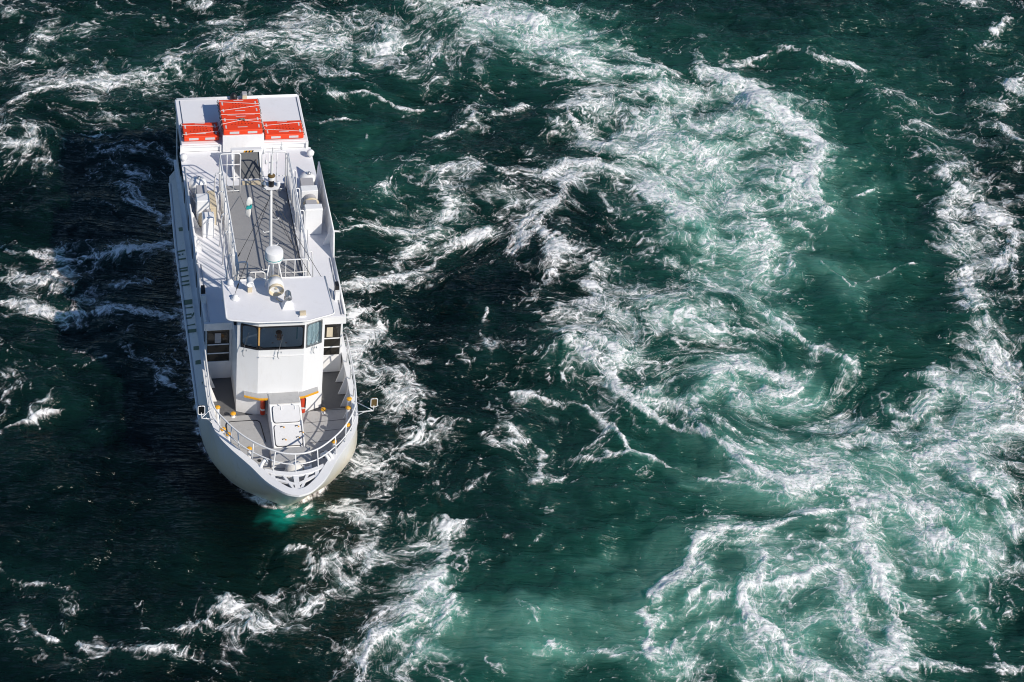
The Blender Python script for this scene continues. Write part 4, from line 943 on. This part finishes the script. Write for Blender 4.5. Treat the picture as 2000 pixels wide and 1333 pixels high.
def dome(x, y, z0, r):
    d = P('vent_dome', MB().lathe([(r*.62, 0), (r*.62, .12), (r*.80, .16), (r*1.0, .30), (r*1.0, .44), (r*.86, .52), (r*.45, .56), (0, .57)], (x, y, z0), n=24), WHITE, smooth=True)
    P('vent_knob', MB().lathe([(.05, 0), (.05, .05), (.03, .08), (0, .085)], (x+.03, y, z0+.565), n=10), STEEL, d)
dome(-1.50, 7.10, RZ+.002, .245); dome(1.56, 7.10, RZ+.002, .225)
def vbox(nm, x0, x1, y0, y1, z1, mat=WHITE, bev=.02, z0=RZ+.002, top=None):
    b = P(nm, MB().box(x0, x1, y0, y1, z0, z1), mat, bevel=bev)
    return b
b = vbox('vent_box', 1.26, 1.72, 6.15, 6.42, 4.30); P('vent_duct', MB().box(1.30, 1.66, 6.44, 6.85, RZ+.002, 4.24), VENTGREY, b, bevel=.01)
P('blower', MB().lathe([(.0, 0), (.17, 0), (.17, .34), (.13, .38), (0, .38)], (1.50, 6.12, 4.05), (0, -1, 0), 20), VENTGREY, b); P('blower_hood', MB().tube(arc((1.50, 5.85, 4.06), .19, .1, math.pi-.1, 12), .04, 8), CREAM, b, smooth=True)
b = vbox('vent_box', 1.23, 1.71, 5.08, 5.32, 4.48); P('vent_duct', MB().box(1.32, 1.62, 5.34, 5.74, RZ+.3, 4.30), VENTGREY, b, bevel=.01)
P('vent_rim', MB().box(1.225, 1.715, 5.07, 5.33, 4.42, 4.44), WHITE, b)
b = vbox('vent_box', -1.66, -1.30, 5.66, 6.02, 4.48, bev=.03); P('vent_duct', MB().box(-1.60, -1.32, 6.10, 6.55, RZ+.002, 4.36), VENTGREY, b, bevel=.01); P('vent_elbow', MB().lathe([(.12, 0), (.14, .05), (.14, .3), (.10, .42), (0, .44)], (-1.48, 5.70, 3.66), n=16), CREAM, b, smooth=True)
P('side_locker', MB().box(-1.31, -1.10, 5.72, 6.5, RZ+.002, 4.20), CREAM, b, bevel=.01)
b = vbox('vent_box', -1.54, -1.22, 5.16, 5.46, 4.26, bev=.012); P('vent_duct', MB().box(-1.44, -1.28, 5.47, 5.66, RZ+.3, 4.2), VENTGREY, b); P('louvre', MB().box(-1.52, -1.24, 5.150, 5.158, 3.62, 4.10), WHITE, b)
# nav light screens
for x, y in ((-1.77, 2.50), (1.76, 2.38)): e = P('navigation_light_screen', MB().box(x-.05, x+.05, y-.12, y+.10, RZ+.10, RZ+.42), BLACK, bevel=.01); P('screen_post', MB().box(x-.06, x+.06, y-.20, y-.125, RZ+.002, RZ+.30), WHITE, e)

# ---- mast, radar, horn and lamps on the wheelhouse roof
mast = P('mast', MB().tube([(-.10, 1.62, TOP), (-.14, 1.62, 6.6), (-.16, 1.62, 7.85)], [.046, .038, .032], 12), TUBEW, smooth=True)
for z, s in ((6.85, 1), (6.45, -1), (6.02, 1), (5.22, -1)): P('mast_step', MB().tube([(-.14, 1.62, z), (-.14+s*.17, 1.60, z), (-.14+s*.20, 1.60, z+.05)], .012, 6), TUBEW, mast, smooth=True)
P('mast_platform', MB().prism([(-.30, 1.50), (.0, 1.50), (.06, 1.62), (0, 1.80), (-.32, 1.80), (-.38, 1.62)], 7.86, 7.89), WHITE, mast)
lan = P('mast_lantern', MB().lathe([(.0, 0), (.07, 0), (.07, .20), (.0, .20)], (-.16, 1.62, 7.90), n=16), BLACK, mast); P('lantern_lens', MB().lathe([(.085, .20), (.085, .30), (.0, .30)], (-.16, 1.62, 7.90), n=16), WHITE, mast); P('lantern_cap', MB().lathe([(.0, .30), (.092, .30), (.092, .33), (.035, .36), (0, .36)], (-.16, 1.62, 7.90), n=16), BROWN, mast)
P('mast_spigot', MB().tube([(-.16, 1.62, 8.25), (-.16, 1.62, 8.85)], .030, 8), TUBEW, mast)
P('upper_pole', MB().tube([(-.14, 1.66, 7.9), (-.14, 1.66, 9.05)], .016, 6), TUBEW, mast)
for z, w in ((8.92, .24), (8.60, .18)): P('crossarm', MB().tube([(-.14-w, 1.66, z-.03), (-.14+w, 1.66, z+.06)], .010, 6), TUBEW, mast)
for x, z in ((-.36, 8.86), (.08, 8.98), (-.30, 8.55)): P('antenna', MB().lathe([(.012, 0), (.03, .03), (.03, .10), (.01, .13), (.007, .24)], (x, 1.66, z), n=10), TUBEW, mast)
P('signal_lamp', MB().lathe([(0, 0), (.05, 0), (.06, .08), (.03, .14), (0, .15)], (-.34, 1.62, 7.90), n=12), STEEL, mast); P('signal_lamp', MB().lathe([(0, 0), (.05, 0), (.05, .1), (0, .12)], (.02, 1.62, 7.90), n=12), WHITE, mast)
rad = P('radar_dome', MB().lathe([(0, 0), (.20, 0), (.232, .03), (.238, .08), (.236, .25), (.222, .285), (.20, .298), (0, .318)], (-.065, 1.40, 5.72), n=32), WHITE, smooth=True)
es = rad.modifiers.new('edge_split', 'EDGE_SPLIT'); es.split_angle = math.radians(33)
P('radar_band', MB().lathe([(.226, .055), (.238, .055), (.238, .080), (.226, .080)], (-.065, 1.40, 5.74), n=32), FLAGTEAL, rad); P('radar_tray', MB().box(-.23, .10, 1.28, 1.52, 5.66, 5.738), WHITE, rad, bevel=.01)
for a, b_ in (((-.17, 1.42, 5.67), (-.28, 1.30, TOP+.06)), ((.04, 1.42, 5.67), (.18, 1.22, TOP+.06)), ((-.065, 1.48, 5.67), (-.06, 1.58, TOP+.06))): P('radar_leg', MB().tube([a, b_], .020, 8), TUBEW, rad, smooth=True)
hx_, hy_ = -.06, .98
horn = P('loud_hailer', MB().lathe([(.0, 0), (.15, .02), (.165, .06), (.165, .12), (.185, .14), (.185, .34), (.20, .46), (.19, .46), (.16, .30), (.13, .16), (0, .15)], (hx_, hy_+.24, 5.25), (.0, -.97, -.16), 28), CREAM, smooth=True)
P('horn_band', MB().lathe([(.19, .12), (.195, .12), (.195, .36), (.19, .36)], (hx_, hy_+.24, 5.25), (.0, -.97, -.16), 28), WHITE, horn, smooth=True); P('horn_core', MB().lathe([(.05, .16), (.07, .30), (.03, .38), (0, .38)], (hx_, hy_+.24, 5.25), (.0, -.97, -.16), 16), CREAM, horn, smooth=True)
P('horn_foot', MB().box(hx_-.06, hx_+.06, hy_-.02, hy_+.14, TOP+.056, 5.10), WHITE, horn)
P('horn_cable', MB().tube([(hx_, .78, TOP+.07), (hx_+.08, .66, TOP+.065), (hx_+.25, .58, TOP+.065), (hx_+.32, .45, TOP+.065)], .012, 6), CREAM, horn, smooth=True)
def search(x, y, z, r, foot):
    l = P('searchlight', MB().lathe([(0, 0), (r*.7, .02), (r, .08), (r, .24), (r*1.08, .25), (r*1.08, .28), (r*.9, .27), (0, .24)], (x, y+.14, z), (0, -.95, -.1), 20), STEEL if foot else WHITE, smooth=True)
    P('searchlight_bracket', MB().box(x-.09, x+.09, y-.03, y+.03, z-.16, z-r+.02), BROWN if foot else WHITE, l)
    if foot: P('searchlight_stand', MB().hexa([(x-.16, y-.16, TOP+.056), (x+.16, y-.16, TOP+.056), (x+.16, y+.12, TOP+.056), (x-.16, y+.12, TOP+.056)], [(x-.04, y-.04, z-.162), (x+.04, y-.04, z-.162), (x+.04, y+.04, z-.162), (x-.04, y+.04, z-.162)]), WHITE, l)
    else: P('searchlight_stand', MB().box(x-.06, x+.06, y-.06, y+.06, TOP+.056, z-.162), CREAM, l, bevel=.01)
search(-.70, 1.14, 5.26, .085, False); search(.20, .46, 5.30, .085, True)
fl_ = P('flood_lamp', MB().box(.46, .62, .02, .12, TOP+.075, TOP+.17), CREAM, bevel=.01); P('lamp_foot', MB().box(.44, .62, -.02, .02, TOP+.056, TOP+.08), WHITE, fl_)
gp = P('satellite_antenna', MB().lathe([(.11, 0), (.11, .03), (.07, .05), (.06, .11), (.03, .13), (0, .135)], (-1.10, .86, TOP+.056), n=16), WHITE, smooth=True)
P('whip_antenna', MB().tube([(-1.22, 1.35, TOP+.06), (-1.42, 1.10, TOP-.2)], .016, 6), TUBEW); P('lamp_globe', MB().lathe([(.0, 0), (.07, 0), (.09, .08), (.05, .16), (0, .17)], (-1.17, 1.45, TOP+.056), n=14), WHITE, smooth=True)
P('whip_antenna', MB().tube([(1.62, 2.2, RZ), (1.60, 2.3, RZ+1.0)], .007, 5), TUBEW)
for a, b_ in (((-.15, 1.62, 7.7), (-1.05, 2.2, RZ+.05)), ((-.15, 1.62, 7.7), (-1.1, .95, TOP+.15)), ((-.15, 1.62, 7.6), (.85, 4.6, FZ)), ((-.15, 1.62, 7.6), (-.72, 4.1, FZ)), ((-.15, 1.62, 7.6), (1.62, 2.55, RZ+.02)), ((-.15, 1.62, 7.2), (1.50, 1.95, RZ+.02))):
    st = P('stay', MB().tube([a, b_], .0075, 5), WIRE); q = Vector(a).lerp(Vector(b_), .90); q2 = Vector(a).lerp(Vector(b_), .95); P('turnbuckle', MB().tube([q, q2], .018, 6), BLACK, st)

# ================================================================ things carried by the boat
def on_boat(x, y, z): return MBOAT @ Matrix.Translation((x, y, z))
def make_raft(x0, x1, y0, y1, zt, th, label):
    w, d = x1-x0, y1-y0; e = empty('life_raft', on_boat((x0+x1)/2, (y0+y1)/2, zt-th), label, 'life raft', 'orange buoyant rafts lashed on the aft roof')
    MB().box(-w/2, w/2, -d/2, d/2, 0, th).build('float_block', ORANGE, e, bevel=.03, seg=3)
    for sx in (-1, 1):
        for ty in (-.27, .20): MB().box(sx*w*.42-.02, sx*w*.42+.02, d*ty-.075, d*ty+.075, th+.001, th+.005).build('tape_strip', TAPE, e)
    for ty in (-.30, .40): MB().box(-.14, .14, d*ty-.012, d*ty+.012, th+.001, th+.005).build('tape_strip', TAPE, e)
    for tx in (-.22, .24): MB().box(w*tx-.135, w*tx+.135, -d/2-.006, -d/2-.001, th*.28, th*.72).build('tape_strip', TAPE, e)
    ink = MB()
    for r_, (n_, y_) in enumerate(((5, .20), (5, .03), (7, -.10))):
        for k in range(n_):
            xx = (k-(n_-1)/2)*(.085 if n_ < 7 else .095); h = .015
            for q in range(2): ink.box(xx-.018+q*.018, xx-.006+q*.018, d*y_-h, d*y_+h*(.4+.6*((k+q) % 2)), th+.001, th+.004)
    ink.build('stencil_lettering', INK, e)
    g = MB()
    for sx in (-1, 1):
        for k in range(5):
            yy = -d*.42+k*d*.21; g.tube([(sx*(w/2+.004), yy, th*.65), (sx*(w/2+.035), yy+d*.05, th*.45), (sx*(w/2+.035), yy+d*.14, th*.45), (sx*(w/2+.004), yy+d*.19, th*.65)], .012, 5)
    g.build('grab_line', OLDROPE, e)
    return e
make_raft(-.60, .53, 9.90, 10.63, 4.35, .17, 'orange life raft farthest aft, in the middle right at the stern edge of the roof')
make_raft(-.60, .51, 9.09, 9.84, 4.35, .17, 'orange life raft with the rope knot on top, between the two side rafts')
make_raft(-1.70, -.70, 9.30, 9.99, 4.03, .165, 'low orange life raft at the left roof edge, half in shadow beside the knotted raft')
make_raft(.60, 1.71, 9.24, 9.94, 4.03, .165, 'low orange life raft at the right roof edge beside the open sea')
rz = MB(); z = .006
rz.tube([(-.64, 10.32, -.05), (-.60, 10.31, .02), (.52, 10.14, .02), (.56, 10.10, .0)], .0075, 6); rz.tube([(.55, 10.06, .0), (.50, 10.05, .02), (-.58, 9.86, .02), (-.63, 9.85, -.1)], .0075, 6)
rz.tube([(-.63, 9.69, -.12), (-.60, 9.69, .0), (.52, 9.68, .0), (.56, 9.68, -.12)], .0075, 6)

o = rz.build('lashing_rope', ROPE, None); o.matrix_world = on_boat(0, .185, 4.355); o['label'] = 'white rope zigzagging over the farthest aft orange raft'; o['category'] = 'rope'
rk = MB(); kx, ky = -.03, 9.36
for (a, b_, c_) in (((-.62, 9.44, .0), (-.72, 9.55, -.30), (-1.72, 9.68, -.31)), ((-.62, 9.22, .0), (-.72, 9.30, -.30), (-1.72, 9.22, -.31)), ((.53, 9.42, .0), (.62, 9.50, -.30), (1.73, 9.62, -.31)), ((.53, 9.24, .0), (.62, 9.32, -.30), (1.73, 9.16, -.31))):
    rk.tube([(kx, ky, .02), ((kx+a[0])/2, (ky+a[1])/2, .014), a, b_, c_, (c_[0]*1.01, c_[1], -.4)], .0075, 6)
o = rk.build('lashing_rope', ROPE, None); o.matrix_world = on_boat(0, .185, 4.355); o['label'] = 'white rope spreading from a dark knot over the three forward orange rafts'; o['category'] = 'rope'
kn = MB(); rr = random.Random(3)
kn.tube([(kx+rr.uniform(-.10, .10), ky+rr.uniform(-.045, .045), rr.uniform(.02, .07)) for _ in range(16)], .016, 5)
kn.build('knot', OLDROPE, o)
def extinguisher(x, y, z, label):
    e = empty('fire_extinguisher', on_boat(x, y, z), label, 'extinguisher')
    MB().lathe([(0, 0), (.065, 0), (.07, .02), (.07, .46), (.05, .52), (.02, .55), (0, .55)], (0, 0, 0), n=18).build('cylinder_body', RED if x < 0 else REDSUN, e, smooth=True)
    MB().lathe([(.0705, 0), (.0725, 0), (.0725, .06), (.0705, .06)], (0, 0, .15), n=18).build('white_band', TAPE, e); MB().lathe([(.025, 0), (.03, .06), (0, .09)], (0, 0, .55), n=10).build('valve', BLACK, e)
    MB().tube([(.0, -.02, .58), (.06, -.07, .50), (.05, -.08, .2)], .012, 6).build('hose', BLACK, e, smooth=True)
REDSUN = RED
extinguisher(-.43, -.035, 1.72, 'red cylinder with a white band hanging in the shade left of the companion trunk'); extinguisher(.62, -.055, 1.72, 'red cylinder with a white band hanging in the sun right of the companion trunk')
# flag furled on its halyard
fo = empty('signal_flag', on_boat(-.32, 5.0, 4.35), 'limp white flag with a teal mark hanging over the grey walkway', 'flag')
rings = []
for k in range(12):
    t = k/11; w = .035+.045*math.sin(math.pi*min(1, t*1.05))+.02*math.sin(t*9); rings.append([(math.cos(a)*w*(1+.25*math.cos(3*a+t*4)), math.sin(a)*w*.6*(1+.25*math.sin(2*a+t*5)), .68-.66*t) for a in (q*2*math.pi/14 for q in range(14))])
MB().loft(rings).build('flag_cloth', CLOTH, fo, smooth=True)
MB().loft([[(x, -.075-.012*math.cos(x*20), z0+dz) for x, dz in ((-.08, 0), (-.03, .05), (.02, .03), (.07, .10), (.085, .0), (.04, -.06), (-.01, -.04), (-.06, -.09))] for z0 in (.40,)]+[[(x, -.05, z0+dz) for x, dz in ((-.08, 0), (-.03, .05), (.02, .03), (.07, .10), (.085, .0), (.04, -.06), (-.01, -.04), (-.06, -.09))] for z0 in (.40,)]).build('teal_mark', FLAGTEAL, fo)
MB().tube([(.0, 0, .66), (.02, .3, 1.0), (.16, -3.38, 3.4)], .006, 5).build('halyard', WIRE, fo); MB().tube([(.0, 0, .04), (-.02, 1.9, -.68)], .006, 5).build('halyard', WIRE, fo)

# ---- the skipper behind the front pane
def skin(name, joints, edges, mat, parent, root=0, sub=1):
    me = bpy.data.meshes.new(name); me.from_pydata([j[:3] for j in joints], edges, []); o = bpy.data.objects.new(name, me); COL.objects.link(o); o.parent = parent
    me.materials.append(mat); sk = o.modifiers.new('skin', 'SKIN'); ly = me.skin_vertices[0] if me.skin_vertices else None
    if ly is None:
        me.attributes.new('tmp', 'FLOAT', 'POINT'); ly = me.skin_vertices[0]
    for i, j in enumerate(joints):
        r = j[3]; ly.data[i].radius = r if hasattr(r, '__len__') else (r, r); ly.data[i].use_root = (i == root)
    sb = o.modifiers.new('sub', 'SUBSURF'); sb.levels = sub; sb.render_levels = sub; sk.use_smooth_shade = True
    return o
J = [(0, 0, 0, (.15, .11)), (0, -.02, .22, (.15, .11)), (0, -.05, .42, (.18, .11)), (0, -.07, .56, (.06, .055)), (0, -.10, .64, (.07, .075)), (0, -.115, .74, (.078, .092)), (0, -.11, .81, (.05, .06)),
     (-.20, -.06, .47, .06), (-.28, -.10, .30, .048), (-.21, -.17, .50, .038), (-.18, -.21, .585, .03), (.20, -.06, .47, .06), (.28, -.12, .32, .048), (.20, -.20, .50, .038), (.17, -.24, .585, .03),
     (-.10, -.02, -.02, .085), (-.12, -.26, -.02, .07), (-.12, -.22, -.40, .045), (-.12, -.33, -.44, .035), (.10, -.02, -.02, .085), (.12, -.26, -.02, .07), (.12, -.22, -.40, .045), (.12, -.33, -.44, .035)]
EDG = [(0, 1), (1, 2), (2, 3), (3, 4), (4, 5), (5, 6), (2, 7), (7, 8), (8, 9), (9, 10), (2, 11), (11, 12), (12, 13), (13, 14), (0, 15), (15, 16), (16, 17), (17, 18), (0, 19), (19, 20), (20, 21), (21, 22)]
def finger_joints():
    jj, ee = list(J), list(EDG)
    for h in (10, 14):
        s = -1 if h == 10 else 1; x, y, z = J[h][:3]
        for k, (dx, ln) in enumerate(((-.024, .055), (-.008, .065), (.008, .062), (.024, .048))):
            a = len(jj); jj += [(x+dx, y-.03, z+.01, .009), (x+dx, y-.03-ln*.6, z+.005, .0085), (x+dx, y-.03-ln, z-.025, .007)]; ee += [(h, a), (a, a+1), (a+1, a+2)]
        a = len(jj); jj += [(x-s*.035, y+.0, z, .010), (x-s*.05, y-.035, z-.005, .008)]; ee += [(h, a), (a, a+1)]
    return jj, ee
per = empty('person', on_boat(.0, .54, 3.24), 'person in dark clothes with a white collar steering behind the wide front pane', 'person')
jj, ee = finger_joints(); body = skin('body', jj, ee, SKIN, per)
CJ = [(x, y, z, tuple(np.array(r if hasattr(r, '__len__') else (r, r))+.014)) for x, y, z, r in J[:3]]+[(0, -.065, .53, (.09, .08))]+[(x, y, z, tuple(np.array(r if hasattr(r, '__len__') else (r, r))+.012)) for x, y, z, r in J[7:10]+J[11:14]]
skin('jacket', CJ, [(0, 1), (1, 2), (2, 3), (2, 4), (4, 5), (5, 6), (2, 7), (7, 8), (8, 9)], NAVY, body)
skin('trousers', [(0, 0, .05, (.16, .12))]+[(x, y, z, r+.012) for x, y, z, r in J[15:18]+J[19:22]], [(0, 1), (1, 2), (2, 3), (0, 4), (4, 5), (5, 6)], NAVY, body)
MB().lathe([(.080, 0), (.088, .03), (.078, .065), (.04, .09), (0, .095)], (0, -.075, .765), (0, .75, .66), 18).build('hair', HAIR, body, smooth=True)
MB().loft([[(-.09, -.13, .60), (-.015, -.215, .40), (.015, -.215, .40), (.09, -.13, .60)], [(-.07, -.09, .62), (-.01, -.15, .42), (.01, -.15, .42), (.07, -.09, .62)]]).build('collar', CLOTH, body)
fa = MB().lathe([(.016, 0), (.019, .02), (.012, .05), (0, .055)], (0, -.195, .685), n=8); fa.build('nose', SKIN, body, smooth=True)
for s in (-1, 1): MB().lathe([(0, 0), (.011, .004), (0, .012)], (s*.03, -.196, .745), (0, -1, 0), 8).build('eye', BLACK, body); MB().lathe([(0, 0), (.022, .005), (.024, .02), (0, .026)], (s*.078, -.10, .725), (s, 0, 0), 8).build('ear', SKIN, body)
MB().box(-.022, .022, -.193, -.186, .648, .655).build('mouth', RED, body)
ch = P('helm_seat', MB().box(-.24, .28, .44, .86, 2.86, 2.985), NAVY, wh, bevel=.03); P('seat_back', MB().box(-.22, .26, .82, .90, 2.99, 3.50), NAVY, wh, bevel=.03); P('seat_pedestal', MB().lathe([(.18, 0), (.05, .03), (.05, .31)], (.02, .65, 2.542), n=14), STEEL, wh)
